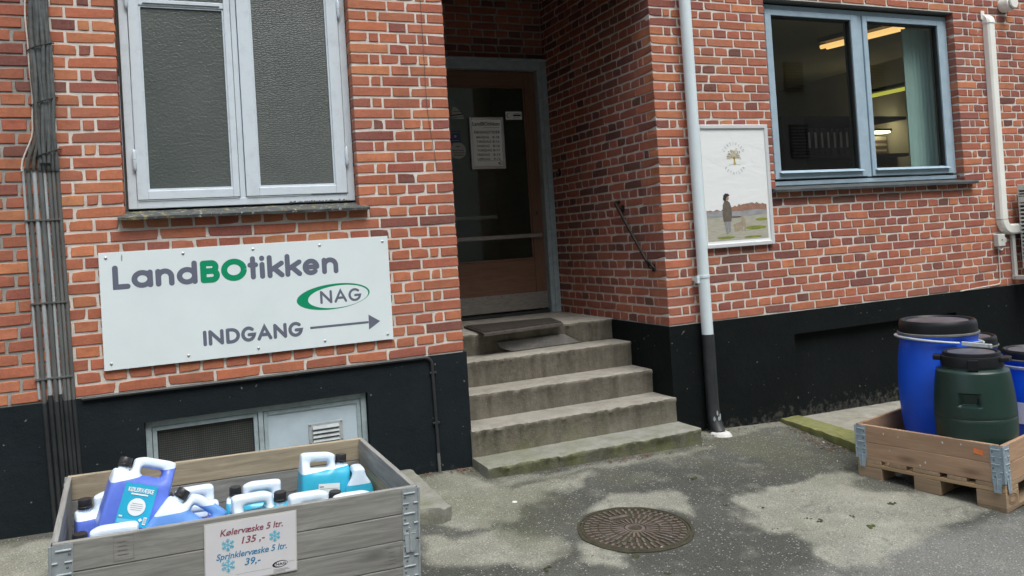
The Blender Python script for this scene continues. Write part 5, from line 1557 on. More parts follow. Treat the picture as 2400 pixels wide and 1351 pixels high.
def flakes(spots, mt, name, label, smin, smax, seed):
    q = random.Random(seed); mb = MB()
    for cx, cy, sx, sy, n in spots:
        for _ in range(n):
            x, y = q.gauss(cx, sx), q.gauss(cy, sy); L = q.uniform(smin, smax); a = q.uniform(0, 2 * PI); w_ = L * q.uniform(.25, .6)
            z = gz(x, y) + q.uniform(.003, .010)
            d = Vector((math.cos(a), math.sin(a), q.uniform(-.25, .25))) * L / 2; e = Vector((-math.sin(a), math.cos(a), q.uniform(-.4, .4))) * w_ / 2
            c = Vector((x, y, z)); k = Vector((0, 0, q.uniform(.001, .005)))
            mb.add([c - d, c - e + k, c + d, c + e + k], [(0, 1, 2), (0, 2, 3)])
    o = mb.build(name, mt, None, recalc=False); tag(o, label, 'litter', None, 'stuff')
flakes([(.95, -.36, .10, .02, 36), (.70, -.33, .25, .015, 20), (-.07, -.07, .04, .02, 34), (-.25, -.05, .12, .02, 20), (2.0, -.06, .3, .025, 30), (1.62, -.18, .06, .06, 20), (2.22, -.62, .05, .12, 60), (2.33, -.25, .03, .10, 26), (.25, -1.3, .15, .12, 8)], 'leaf', 'leaf_litter', 'reddish brown leaf litter gathered along the steps and kerb', .010, .030, 5)
flakes([(1.50, -.34, .06, .03, 14), (2.24, -.55, .06, .16, 26), (1.85, -.28, .12, .05, 8), (2.9, -.3, .3, .12, 18), (.3, -1.3, .16, .14, 10), (.8, -1.2, .9, .5, 22), (-.3, -.15, .15, .08, 8)], 'straw', 'straw_litter', 'pale straw and twig fragments scattered near the wall', .008, .024, 6)
q = random.Random(8); mb = MB()
for _ in range(340):
    x, y = q.uniform(-.9, 2.4), q.uniform(-2.6, -.05)
    if 0 < x < 1.5 and y > -.32: continue
    s_ = q.uniform(.001, .0026); z = gz(x, y) + .001
    mb.add([(x - s_, y, z), (x, y - s_, z), (x + s_, y + s_ * .4, z), (x, y + s_, z), (x, y, z + s_ * 1.4)], [(0, 1, 4), (1, 2, 4), (2, 3, 4), (3, 0, 4)])
tag(mb.build('stone_chips', 'white_chip', None), 'tiny white stone chips sprinkled over the asphalt', 'stone chips', None, 'stuff')
ch = thing('white_fleck', 'flat white fleck lying on the asphalt before the steps', 'litter', (-.01, -.694, gz(-.01, -.694)))
mb = MB(); blob(mb, (-.01, -.694, gz(-.01, -.694) + .003), .014, .005, 2.2, 10, 3); mb.build('flake', 'white_chip', ch)

# ------------------------------------------------------------------ pallets and pallet collars
def wood_piece(name, x0, x1, y0, y1, z0, z1, mt, parent, along='x', tint=1.0, bevel=.003):
    """a board whose own x axis is its grain"""
    cx, cy, cz = (x0 + x1) / 2, (y0 + y1) / 2, (z0 + z1) / 2
    hx, hy, hz = (x1 - x0) / 2, (y1 - y0) / 2, (z1 - z0) / 2
    if along == 'y': hx, hy = hy, hx
    mb = MB(); n = 8 if hx > .2 else 2
    vs = []
    for i in range(n + 1):
        x = -hx + 2 * hx * i / n
        w_ = .0012 * noise.noise(Vector((x * 4 + cx * 7, cy * 9, cz * 11)))
        vs += [(x, -hy + w_, -hz + w_), (x, hy + w_, -hz + w_), (x, hy + w_, hz + w_), (x, -hy + w_, hz + w_)]
    fs = [(0, 1, 2, 3), (4 * n + 3, 4 * n + 2, 4 * n + 1, 4 * n)]
    for i in range(n):
        for k in range(4): fs.append((4 * i + k, 4 * i + (k + 1) % 4, 4 * i + 4 + (k + 1) % 4, 4 * i + 4 + k))
    mb.add(vs, fs)
    o = mb.build(name, mt, parent, world=False, bevel=bevel)
    o.location = (cx, cy, cz)
    if along == 'y': o.rotation_euler = (0, 0, PI / 2)
    t = tint if isinstance(tint, tuple) else (tint, tint, tint)
    o.color = (t[0], t[1], t[2], 1)
    return o

def make_pallet(label, loc, rot, mt):
    p = thing('pallet', label, 'pallet', loc)
    p.rotation_euler = rot
    q = random.Random(len(label))
    for y in (0, .3275, .655):
        wood_piece('bottom_board', 0, 1.2, y + (.02 if y == .3275 else 0), y + .1 + (.045 if y == .3275 else .045) - (.02 if y == .3275 else 0), 0, .022, mt, p, 'x', q.uniform(.6, .75))
        for x in (0, .5275, 1.055):
            wood_piece('block', x, x + .145, y, y + .145, .0225, .0995, mt, p, 'y', q.uniform(.8, 1.05))
    for x in (0, .5275, 1.055): wood_piece('cross_board', x, x + .145, 0, .8, .1, .1215, mt, p, 'y', (1.05, 1.0, .9))
    for y, w_ in ((0, .145), (.19, .1), (.3275, .145), (.51, .1), (.655, .145)): wood_piece('top_board', 0, 1.2, y, y + w_, .122, .144, mt, p, 'x', q.uniform(.85, 1.05))
    return p

def hinge(parent, cx, cy, sx, sy, z0, h, mt, wx=.062, wy=.062, tongue=True):
    """corner hinge of a collar: two ribbed leaves, a pin and a tongue hanging over the frame below; sx, sy point inwards"""
    mb = MB(); t = .0022
    def leaf(ax):
        if ax == 'x': a = [cx + sx * .004, cx + sx * wx, cy - sy * t, cy - sy * .0002]
        else: a = [cx - sx * t, cx - sx * .0002, cy + sy * .004, cy + sy * wy]
        x0, x1 = sorted(a[:2]); y0, y1 = sorted(a[2:]); mb.box(x0, x1, y0, y1, z0 + .002, z0 + h - .004)
        for k in range(5):
            z = z0 + .022 + k * (h - .045) / 4
            f0, f1 = ((.22, .92) if k % 2 == 0 else (.05, .30))
            if ax == 'x':
                p0, p1 = (cx + sx * wx * f0, cy - sy * (t + .001), z), (cx + sx * wx * f1, cy - sy * (t + .001), z)
            else:
                p0, p1 = (cx - sx * (t + .001), cy + sy * wy * f0, z), (cx - sx * (t + .001), cy + sy * wy * f1, z)
            mb.tube([p0, p1], .0034, 8)
            if k % 2 == 1:
                f0, f1 = .62, .95
                if ax == 'x': mb.tube([(cx + sx * wx * f0, cy - sy * (t + .001), z), (cx + sx * wx * f1, cy - sy * (t + .001), z)], .003, 8)
                else: mb.tube([(cx - sx * (t + .001), cy + sy * wy * f0, z), (cx - sx * (t + .001), cy + sy * wy * f1, z)], .003, 8)
        if tongue:
            if ax == 'x':
                x0, x1 = sorted((cx + sx * .012, cx + sx * (wx - .004))); ys = sorted((cy - sy * (t + .0025), cy - sy * (t + .0005)))
                mb.hexa([(x0 + .006, ys[0] - sy * .004, z0 - .045), (x1 - .006, ys[0] - sy * .004, z0 - .045), (x1 - .006, ys[1] - sy * .004, z0 - .045), (x0 + .006, ys[1] - sy * .004, z0 - .045), (x0, ys[0], z0 + .03), (x1, ys[0], z0 + .03), (x1, ys[1], z0 + .03), (x0, ys[1], z0 + .03)])
                xm = (x0 + x1) / 2; mb.tube([(xm, ys[0] - sy * .003, z0 - .04), (xm, ys[0], z0 + .045)], .004, 8)
            else:
                y0, y1 = sorted((cy + sy * .012, cy + sy * (wy - .004))); xs = sorted((cx - sx * (t + .0025), cx - sx * (t + .0005)))
                mb.hexa([(xs[0] - sx * .004, y0 + .006, z0 - .045), (xs[1] - sx * .004, y0 + .006, z0 - .045), (xs[1] - sx * .004, y1 - .006, z0 - .045), (xs[0] - sx * .004, y1 - .006, z0 - .045), (xs[0], y0, z0 + .03), (xs[1], y0, z0 + .03), (xs[1], y1, z0 + .03), (xs[0], y1, z0 + .03)])
                ym = (y0 + y1) / 2; mb.tube([(xs[0] - sx * .003, ym, z0 - .04), (xs[0], ym, z0 + .045)], .004, 8)
    leaf('x'); leaf('y')
    mb.tube([(cx - sx * .001, cy - sy * .001, z0 + .004), (cx - sx * .001, cy - sy * .001, z0 + h - .006)], .0052, 10)
    o = mb.build('corner_hinge', mt, parent, world=False, smooth=True, angle=40)
    mb = MB()
    for k in range(4):
        z = z0 + .034 + k * (h - .07) / 3
        x = cx + sx * (wx - .016 + .006 * (k % 2)); y = cy + sy * (wy - .016 + .006 * (k % 2))
        for c, nrm in (((x, cy - sy * t, z), (0, -sy, 0)), ((cx - sx * t, y, z), (-sx, 0, 0))):
            q = Vector(nrm).to_track_quat('Z', 'Y').to_matrix().to_4x4()
            m2 = MB(); m2.lathe([(.0044, -.001), (.0042, .0014), (.001, .002)], 10); m2.xf(Matrix.Translation(c) @ q); mb.add(m2.v, m2.f)
    mb.build('rivets', 'conduit_mid', o, world=False, kind='stuff')
    return o

def make_collar(label, loc, rot, mt, mh, zoff, bh=.0965, group=None, tints=(1, 1, 1, 1, 1, 1, 1, 1), gap=.002):
    c = thing('pallet_collar', label, 'pallet collar', loc, group=group)
    c.rotation_euler = rot
    Lx, Ly, t = 1.2, .8, .02
    k = 0
    for lv in (0, 1):
        z0 = zoff + lv * (bh + gap); z1 = z0 + bh
        wood_piece('board', .005, Lx - .005, 0, t, z0, z1, mt, c, 'x', tints[k]); k += 1
        wood_piece('board', .005, Lx - .005, Ly - t, Ly, z0, z1, mt, c, 'x', tints[k]); k += 1
        wood_piece('board', 0, t, t + .004, Ly - t - .004, z0, z1, mt, c, 'y', tints[k]); k += 1
        wood_piece('board', Lx - t, Lx, t + .004, Ly - t - .004, z0, z1, mt, c, 'y', tints[k]); k += 1
    for cx, cy, sx, sy in ((0, 0, 1, 1), (Lx, 0, -1, 1), (0, Ly, 1, -1), (Lx, Ly, -1, -1)):
        hinge(c, cx, cy, sx, sy, zoff, 2 * bh + gap, mh)
    return c

# left crate: two grey collars on a pallet; the frame leans a little with the ground
CR_LOC = Vector((-2.049, -1.790, -.020)); YAW = .039
ex = Vector((math.cos(YAW), math.sin(YAW), -.035)).normalized()
ey = Vector((-math.sin(YAW), math.cos(YAW), .035)); ey = (ey - ex * ex.dot(ey)).normalized()
ez = ex.cross(ey)
CM = Matrix((ex, ey, ez)).transposed().to_4x4(); CM.translation = CR_LOC
CROT = CM.to_euler()
make_pallet('grey pallet carrying the stacked collars full of jerrycans', CR_LOC, CROT, 'grey_wood')
g1 = (1.0, .98, .92, 1.05, 1.02, 1.0, .95, 1.0)
warm = (1.55, 1.18, .85)
make_collar('lower weathered pallet collar under the jerrycans, its top board just in the photo', CR_LOC, CROT, 'grey_wood', 'galv', .1445, group='collars stacked as the jerrycan crate', tints=(.92, .85, .9, .95, 1.0, .8, .85, .9))
make_collar('upper weathered pallet collar open round the jerrycans, price sign on its front', CR_LOC, CROT, 'grey_wood', 'galv', .3405, group='collars stacked as the jerrycan crate', tints=(1.05, .95, .95, (1.35, 1.12, .82), 1.08, (1.42, 1.20, .92), 1.05, 1.10))
fl = thing('crate_floor', 'wooden deck inside the crate on which the jerrycans stand', 'deck', CR_LOC); fl.rotation_euler = CROT
for i in range(5): wood_piece('board', .03, 1.17, .03 + i * .15, .165 + i * .15, .175, .195, 'grey_wood', fl, 'x', .8)

# right crate: one tan collar on a pallet
P_LOC = Vector((2.136, -1.945, -.158)); P_ROT = Matrix.Rotation(.229, 4, 'Z').to_euler()
make_pallet('light wooden pallet under the collar of drums', P_LOC, P_ROT, 'pallet_wood')
make_collar('tan wooden pallet collar holding the drums, orange sticker near its corner', P_LOC, P_ROT, 'tan_wood', 'galv_blue', .1445, tints=(1, .8, 1.05, .95, 1, .8, 1.0, .95), gap=.0006, bh=.0972)
PM = Matrix.Translation(P_LOC) @ P_ROT.to_matrix().to_4x4()
st_ = thing('sticker', 'small orange sticker on the short tan side of the drum crate', 'sticker', P_LOC); st_.rotation_euler = P_ROT
mb = MB(); c0, s0_ = math.cos(.16), math.sin(.16)
quad = [(-.024, -.013), (.024, -.013), (.024, .013), (-.024, .013)]
mb.add([(-.0016 - .002 * (i in (1,)), .118 + u * c0 - v * s0_, .292 + u * s0_ + v * c0) for i, (u, v) in enumerate(quad)], [(0, 1, 2, 3)]); mb.build('paper', 'orange_sticker', st_, world=False)
rq = random.Random(3)
for i, (y, z) in enumerate(((.545, .300), (.205, .315), (.40, .185), (.43, .165), (.63, .305), (.60, .215), (.30, .31))):
    pc = thing('paper_scrap', 'tiny torn white paper scrap stuck to the tan side of the drum crate', 'paper scrap', P_LOC, group='paper scraps on the drum crate'); pc.rotation_euler = P_ROT
    mb = MB(); r_ = rq.uniform(.004, .009); mb.add([(-.0012 - .0008 * (k % 2), y + r_ * math.cos(k * 1.256) * rq.uniform(.4, .8), z + r_ * math.sin(k * 1.256) * rq.uniform(.6, 1.2)) for k in range(5)], [(0, 1, 2, 3, 4)]); mb.build('scrap', 'white_chip', pc, world=False)
# burnt oval stamp on the corner block
stp = thing('brand_stamp', 'faint burnt oval stamp on the end block of the drum pallet', 'stamp', P_LOC); stp.rotation_euler = P_ROT
Fs = Face((.072, -.0012, .060), (1, 0, 0), (0, 0, 1)); mb = MB()
Fs.ring(mb, (0, 0, .050, .027), (0, 0, .045, .0235), d=.0004, n=32); Fs.ring(mb, (0, 0, .035, .017), (0, 0, .032, .0145), d=.0004, n=24)
mb.build('oval', 'door_wood', stp, world=False)

# ------------------------------------------------------------------ price sign on the crate front
ps = thing('price_sign', 'laminated price sign for coolant and washer fluid on the crate front', 'sign', CR_LOC); ps.rotation_euler = CROT
sx0, sx1, sz0, sz1 = .447, .751, .310, .521
mb = MB(); mb.box(sx0, sx1, -.0052, -.0032, sz0, sz1); mb.build('laminate', 'laminate', ps, world=False)
mb = MB(); mb.box(sx0 + .004, sx1 - .004, -.0060, -.0053, sz0 + .004, sz1 - .004); mb.build('sheet', 'paper', ps, world=False)
Fp = Face((0, -.0060, 0), (1, 0, 0), (0, 0, 1))
def ptext(s, x0, x1, z, h, mt, d=.0006, name='lettering'):
    mb = MB(); Fp.text(mb, s, x0, x1, z, h, shear=.22, bold=.018, d=d); mb.build(name, mt, ps, world=False)
ptext('Kølervæske 5 ltr.', .497, .704, .473, .0225, 'ink_plum')
ptext('135 ,-', .566, .643, .437, .024, 'ink_plum')
ptext('Sprinklervæske 5 ltr.', .484, .716, .394, .0215, 'ink_blue')
ptext('39,-', .575, .628, .362, .0235, 'ink_blue')
for cx, cz, r_ in ((.522, .441, .021), (.676, .444, .019), (.522, .371, .023)):
    mb = MB()
    for k in range(6):
        a = R(60 * k + 30); dx, dz = math.cos(a), math.sin(a)
        Fp.stroke(mb, [(cx + dx * .002, cz + dz * .002), (cx + dx * r_, cz + dz * r_)], .0030, .0005 + .00004 * k)
        for f in (.45, .72):
            for sg_ in (-1, 1):
                b = a + sg_ * R(55); Fp.stroke(mb, [(cx + dx * r_ * f, cz + dz * r_ * f), (cx + dx * r_ * f + math.cos(b) * r_ * .28, cz + dz * r_ * f + math.sin(b) * r_ * .28)], .0026, .0008 + .00004 * k + .0003 * (sg_ + 1))
    mb.build('snowflake', 'ink_sky', ps, world=False)
mb = MB(); Fp.ring(mb, (.692, .344, .026, .0115), (.695, .344, .0215, .0088), rot=R(4), n=32); Fp.text(mb, 'NAG', .678, .712, .3395, .009, bold=.02); mb.build('oval_logo', 'ink_black', ps, world=False)
mb = MB(); Fp.rect(mb, .545, .664, .335, .3358); Fp.rect(mb, .720, .742, .347, .3478); mb.build('rule', 'ink_mid', ps, world=False)
mb = MB()
for i in range(3): Fp.rect(mb, .670, .670 + (.05, .055, .04)[i], .3255 - i * .0042, .3272 - i * .0042, .0005)
Fp.rect(mb, .56, .60, .318, .3195); mb.build('small_print', 'ink_mid', ps, world=False, kind='stuff')
# stencil marks on the grey boards
for x, z, lb in ((.205, .490, 'faint stencilled mark on the left of the upper crate board'), (1.10, .285, 'faint stencilled rectangle low on the right of the crate front')):
    o = thing('stencil_mark', lb, 'stencil', CR_LOC); o.rotation_euler = CROT
    Fq = Face((0, -.0010, 0), (1, 0, 0), (0, 0, 1)); mb = MB(); w_, h_ = .030, .040
    for a in ((x - w_, x + w_, z + h_ - .002, z + h_), (x - w_, x + w_, z - h_, z - h_ + .002), (x - w_, x - w_ + .002, z - h_, z + h_), (x + w_ - .002, x + w_, z - h_, z + h_)): Fq.rect(mb, *a, d=.0004)
    for k in range(4): Fq.rect(mb, x - w_ * .6, x + w_ * (.2 + .1 * k), z + .02 - k * .014, z + .0225 - k * .014, .0005)
    mb.build('ink', 'stencil', o, world=False)

# ------------------------------------------------------------------ jerrycans
def can_cage():
    xs = [-.106, -.097, -.044, -.012, .004, .050, .064, .097, .106]
    zs = [0, .020, .10, .180, .220, .243, .272, .283]
    occ = {}
    for i in range(8):
        for j in range(7):
            if j < 4: occ[i, j] = True
            elif j == 4: occ[i, j] = i in (2, 6, 7)
            else: occ[i, j] = i >= 2
    def thick(i, j):
        base = [.058, .064, .066, .063, .048, .028, .025, .020][j]
        if j == 4 and i <= 1: base = .040
        if i in (0, 8) and j < 5: base *= .80
        return base
    def zpos(i, j):
        z = zs[j]
        if j == 4 and i <= 1: z = .236 if i == 1 else .222
        if j >= 6 and i == 8: z -= .010
        if j >= 6 and i == 2: z -= .012
        return z
    V = {}; vs = []
    def vid(i, j, s):
        if (i, j, s) not in V:
            V[i, j, s] = len(vs); vs.append((xs[i], s * thick(i, j), zpos(i, j)))
        return V[i, j, s]
    fs = []
    for (i, j), o in occ.items():
        if not o: continue
        fs.append((vid(i, j, -1), vid(i + 1, j, -1), vid(i + 1, j + 1, -1), vid(i, j + 1, -1)))
        fs.append((vid(i, j, 1), vid(i, j + 1, 1), vid(i + 1, j + 1, 1), vid(i + 1, j, 1)))
        for (di, dj, a, b) in ((-1, 0, (i, j + 1), (i, j)), (1, 0, (i + 1, j), (i + 1, j + 1)), (0, -1, (i, j), (i + 1, j)), (0, 1, (i + 1, j + 1), (i, j + 1))):
            if not occ.get((i + di, j + dj), False):
                fs.append((vid(*a, -1), vid(*b, -1), vid(*b, 1), vid(*a, 1)))
    return vs, fs
_can = None
def can_body():
    global _can
    if _can is None:
        vs, fs = can_cage()
        me = bpy.data.meshes.new('body'); me.from_pydata(vs, [], fs)
        bm = bmesh.new(); bm.from_mesh(me); bmesh.ops.recalc_face_normals(bm, faces=bm.faces); bm.to_mesh(me); bm.free()
        o = bpy.data.objects.new('body', me); C.objects.link(o)
        o.modifiers.new('round', 'SUBSURF').levels = 2
        o.modifiers['round'].render_levels = 2
        dg = bpy.context.evaluated_depsgraph_get()
        _can = bpy.data.meshes.new_from_object(o.evaluated_get(dg))
        bpy.data.objects.remove(o)
    return _can

def jerrycan(label, a, b, c, spin=0, tilt=0, lean=0, level=.19, liquid='hdpe_turq', mirror=False, scale=1.0, lab=None):
    """a, b, c: foot centre in the crate; spin about the up axis, tilt in its own plane (right), lean backwards; level: liquid height at the can axis"""
    t = thing('jerrycan', label, 'jerrycan', (0, 0, 0), group='jerrycans in the crate')
    m = CM @ Matrix.Translation((a, b, c)) @ Matrix.Rotation(R(tilt), 4, 'Y') @ Matrix.Rotation(R(lean), 4, 'X') @ Matrix.Rotation(R(spin + (180 if mirror else 0)), 4, 'Z')
    t.location = m.translation; t.rotation_euler = m.to_euler(); t.scale = (scale,) * 3
    me = can_body().copy()
    bm = bmesh.new(); bm.from_mesh(me)
    up = (m.to_3x3().inverted() @ Vector((0, 0, 1))).normalized()
    co = Vector((0, 0, level))
    bmesh.ops.bisect_plane(bm, geom=bm.verts[:] + bm.edges[:] + bm.faces[:], plane_co=co, plane_no=up)
    for f in bm.faces: f.material_index = 1 if (f.calc_center_median() - co).dot(up) < 0 else 0; f.smooth = True
    me.materials.clear(); me.materials.append(M['hdpe_white']); me.materials.append(M[liquid])
    bm.to_mesh(me); bm.free()
    me.name = 'body'
    o = bpy.data.objects.new('body', me); C.objects.link(o); o.parent = t
    mb = MB(); mb.lathe([(.0195, -.012), (.0195, .008), (.0185, .010)], 24, (-.070, 0, .232)); mb.build('neck', 'hdpe_white', t, world=False, smooth=True)
    mb = MB(); mb.lathe([(.0235, 0), (.0242, .003), (.0242, .008), (.0222, .0095), (.0222, .012), (.0228, .0125), (.0226, .031), (.0205, .034), (.001, .0345)], 48, (-.070, 0, .236), cap=False,
                        rfun=lambda r, z, a_: r - (.0010 if (int(round(a_ * 48 / (2 * PI))) % 2 and .011 < z < .032) else 0)); mb.build('cap', 'black_plastic', t, world=False, smooth=True, angle=30)
    if lab: lab(t)
    return t

def label_coolant(t):
    f = Face((.0, -.0668, 0), (1, 0, 0), (0, 0, 1)); x0, x1, z0, z1 = -.056, .054, .040, .184
    lb = MB(); lb.add([f.p(x, z, .0002 - .0006 * (abs(x) > .03)) for x, z in ((x0, z0), (x1, z0), (x1, z1), (x0, z1))], [(0, 1, 2, 3)]); l = lb.build('label', 'label_cyan', t, world=False)
    mb = MB(); f.text(mb, 'KØLERVÆSKE', x0 + .012, x1 - .010, .156, .015, shear=.12, bold=.03, d=.0012); f.rect(mb, x0 + .026, x1 - .026, .146, .151, .0012); f.ellipse(mb, .000, .106, .030, .030, .0012, 32); f.poly(mb, [(.024, .058), (.031, .065), (.024, .072), (.017, .065)], .0012); f.rect(mb, .034, .045, .050, .076, .0012); f.rect(mb, x0 + .006, x0 + .018, .068, .0735, .0012); mb.build('print', 'ink_white', l, world=False)
    mb = MB()
    for k in range(4): f.rect(mb, -.022 + .004 * (k in (0, 3)), .022 - .004 * (k in (0, 3)), .116 - .007 * k, .1175 - .007 * k, .0018)
    for k in range(6): f.rect(mb, .0355 + k * .0015, .0362 + k * .0015, .054, .073, .0018)
    mb.build('small_print', 'ink_mid', l, world=False, kind='stuff')
    mb = MB(); f.rect(mb, x0 + .004, .012, .048, .0625, .0012); mb.build('pale_band', 'ink_sky', l, world=False)
def label_washer(t):
    f = Face((0, .0668, 0), (-1, 0, 0), (0, 0, 1)); x0, x1, z0, z1 = -.036, .054, .082, .160
    lb = MB(); f.rect(lb, x0, x1, z0, z1, .0002); l = lb.build('label', 'ink_white', t, world=False)
    mb = MB(); f.text(mb, 'Sprinklervæske', x0 + .002, x1 - .004, .108, .013, d=.0010); f.rect(mb, x0 + .004, x1 - .004, .138, .1392, .0010); f.rect(mb, x0 + .004, x0 + .022, .146, .1490, .0010); mb.build('print', 'ink_black', l, world=False)
# foot positions are in the crate frame (a along its front, b into it, c up)
jerrycan('violet-blue coolant jerrycan with a cyan label leaning above the others', .205, .335, .408, tilt=18, lean=-17, spin=4, level=.226, liquid='hdpe_navy', lab=label_coolant)
jerrycan('white-topped jerrycan in the front left corner, cap left of its handle', .146, .115, .250, level=.215, liquid='hdpe_navy', spin=-2)
jerrycan('jerrycan half hidden behind the leaning coolant jerrycan, only cap and shoulder showing', .148, .47, .262, level=.205, liquid='hdpe_navy', spin=8)
jerrycan('tipped blue jerrycan lying aslant with its handle towards the price sign', .296, .25, .310, tilt=39, lean=-8, spin=-14, level=.246, liquid='hdpe_blue')
jerrycan('rear white jerrycan whose handle shows above the tipped blue one', .430, .62, .190, level=.14, liquid='hdpe_navy', spin=3)
jerrycan('blue jerrycan between the rear white one and the tipped one, handle to the right', .432, .44, .182, level=.232, liquid='hdpe_navy', spin=-4)
jerrycan('turquoise jerrycan standing in the middle of the crate with cap on its left', .676, .50, .210, level=.218, liquid='hdpe_turq', spin=-8)
jerrycan('turquoise jerrycan behind the price sign with cap on its right', .664, .22, .252, level=.226, liquid='hdpe_turq', spin=4, mirror=True)
jerrycan('tall turquoise jerrycan with a white printed label in the rear right', .968, .60, .258, tilt=5, lean=-6, level=.214, liquid='hdpe_turq', mirror=True, lab=label_washer)
jerrycan('turquoise jerrycan seen end-on beside the labelled one, handle facing the front', 1.118, .56, .195, spin=-97, lean=-8, level=.222, liquid='hdpe_turq')
jerrycan('white-topped jerrycan at the front edge below the labelled one, cap on its right', .845, .145, .248, level=.21, liquid='hdpe_turq', mirror=True, spin=6, tilt=2)
jerrycan('jerrycan in the front right corner with only a sliver and its cap showing', 1.015, .125, .226, level=.21, liquid='hdpe_turq', mirror=True, spin=-3)

# ------------------------------------------------------------------ drums
DZ = -.158 + .1445
def drum(label, x, y, R0, H, mt, kind, lidr, yaw=0.0):
    d = thing('drum', label, 'drum', (x, y, DZ), group='plastic drums in the crate')
    s = H
    if kind == 'blue':
        prof = [(.001, 0), (R0 * .80, 0), (R0 * .84, .012), (R0 * .90, s * .10), (R0 * .965, s * .25), (R0, s * .42), (R0 * .995, s * .55), (R0 * .965, s * .70), (R0 * .925, s * .79), (R0 * .90, s * .83), (R0 * .885, s * .845), (R0 * .885, s * .865), (R0 * .90, s * .868), (R0 * .90, s * .90), (lidr * .97, s * .905)]
        mb = MB(); mb.lathe(prof, 72, (x, y, DZ), cap=False); mb.build('body', mt, d, smooth=True, angle=60)
        mb = MB(); mb.lathe([(lidr * 1.035, s * .893), (lidr * 1.05, s * .897), (lidr * 1.05, s * .908), (lidr * 1.02, s * .912)], 72, (x, y, DZ), cap=False); mb.build('rim', 'conduit_mid', d, smooth=True)
        zl = s * .912
        mb = MB(); mb.lathe([(lidr, zl), (lidr, s * .965), (lidr * .985, s * .985), (lidr * .95, s), (lidr * .90, s), (lidr * .87, s * .990), (lidr * .85, s * .980), (.001, s * .978)], 72, (x, y, DZ), cap=False); lid = mb.build('lid', 'lid_black', d, smooth=True, angle=25)
        mb = MB(); mb.lathe([(lidr * .80, s * .9785), (lidr * .79, s * .989), (.001, s * .991)], 48, (x, y, DZ), cap=False); mb.build('lid_panel', 'lid_dusty', lid, smooth=True, angle=25)
    else:
        def rf(r, z, a):
            da = (a - yaw + PI) % (2 * PI) - PI
            u = abs(da) * R0 / .052; v = abs(z - s * .63) / .036
            if u < 1 and v < 1 and r > R0 * .7:
                e = min((1 - u) / .18, (1 - v) / .22, 1.0)
                return r - .030 * e * (1.0 - .25 * (z - s * .63) / .036)
            return r
        prof = [(.001, 0), (R0 * .86, 0), (R0 * .90, .010), (R0 * .925, .022), (R0 * .935, .026)] 
        zz = [s * f for f in (.10, .2, .3, .38, .44, .468, .472, .476, .50)] + [s * .545 + i * (s * .17) / 26 for i in range(27)] + [s * f for f in (.74, .77, .80, .825, .84)]
        def rad(z):
            f = z / s
            return R0 * (.935 + .065 * math.sin(min(1, f / .45) * PI / 2)) if f < .45 else R0 * (1.0 - .115 * ((f - .45) / .39) ** 2.0)
        for z in zz:
            r = rad(z)
            if abs(z - s * .472) < .0012: r -= .0022
            prof.append((r, z))
        prof += [(R0 * .875, s * .848), (R0 * .80, s * .858), (R0 * .77, s * .864), (lidr * .97, s * .868), (lidr * .96, s * .89)]
        mb = MB(); mb.lathe(prof, 120, (x, y, DZ), cap=False, rfun=rf); mb.build('body', mt, d, smooth=True, angle=60)
        mb = MB(); mb.lathe([(lidr * .96, s * .878), (lidr, s * .882), (lidr, s * .955), (lidr * .985, s * .965), (lidr * .93, s * .968), (lidr * .91, s * .995), (lidr * .86, s), (lidr * .81, s * .994), (lidr * .79, s * .982), (.001, s * .980)], 72, (x, y, DZ), cap=False); lid = mb.build('lid', 'lid_black', d, smooth=True, angle=25)
        mb = MB(); mb.lathe([(lidr * .76, s * .9805), (lidr * .75, s * .990), (.001, s * .992)], 48, (x, y, DZ), cap=False); mb.build('lid_panel', 'lid_dusty', lid, smooth=True, angle=25)
        for a in (yaw + 1.45, yaw - 1.45):
            c_, s_ = math.cos(a), math.sin(a); mb = MB(); pts = []
            for r_, w_ in ((lidr * .97, .055), (lidr * 1.22, .036)):
                pts += [(x + r_ * c_ - w_ * s_, y + r_ * s_ + w_ * c_), (x + r_ * c_ + w_ * s_, y + r_ * s_ - w_ * c_)]
            mb.prism([pts[0], pts[1], pts[3], pts[2]], DZ + s * .925, DZ + s * .962); mb.build('lid_grip', 'lid_black', lid, bevel=.004)
        mb = MB(); a = yaw + .15
        mb.prism([(x + lidr * .99 * math.cos(a - .16), y + lidr * .99 * math.sin(a - .16)), (x + (lidr + .012) * math.cos(a - .15), y + (lidr + .012) * math.sin(a - .15)), (x + (lidr + .012) * math.cos(a + .15), y + (lidr + .012) * math.sin(a + .15)), (x + lidr * .99 * math.cos(a + .16), y + lidr * .99 * math.sin(a + .16))], DZ + s * .866, DZ + s * .955); mb.build('latch', 'lid_black', lid, bevel=.003)
    return d
d1 = drum('tall blue plastic drum with black lid and loose steel clamp ring', 2.47, -1.34, .232, .762, 'drum_blue', 'blue', .208)
cr = thing('clamp_ring', 'loose steel clamp ring resting aslant round the neck of the tall blue drum', 'clamp ring', (2.47, -1.34, .65))
def ring_pt(a, r): 
    return Vector((2.47 + r * math.cos(a), -1.34 + r * math.sin(a), .634 + .024 * (-.913 * math.cos(a) + .402 * math.sin(a))))
va = math.atan2(-4.769 + 1.34, -1.667 - 2.47)             # towards the camera
mb = MB(); mb.tube([ring_pt(va + .75 + 2 * PI * .955 * k / 90, .2265) + Vector((0, 0, .0)) for k in range(91)], .0075, 10, flat=1.5); mb.build('band', 'bright_zinc', cr, smooth=True)
e0 = ring_pt(va + .62, .229); tg = Vector((math.cos(va + PI / 2), math.sin(va + PI / 2), 0))
mb = MB(); a_ = ring_pt(va + .50, .2355); b_ = a_ + tg * .15 + Vector((.02, .03, -.020)); mb.bar(a_, b_, .012, .024); mb.tube([b_ + Vector((0, 0, -.012)), b_ + Vector((0, 0, .012))], .012, 12)
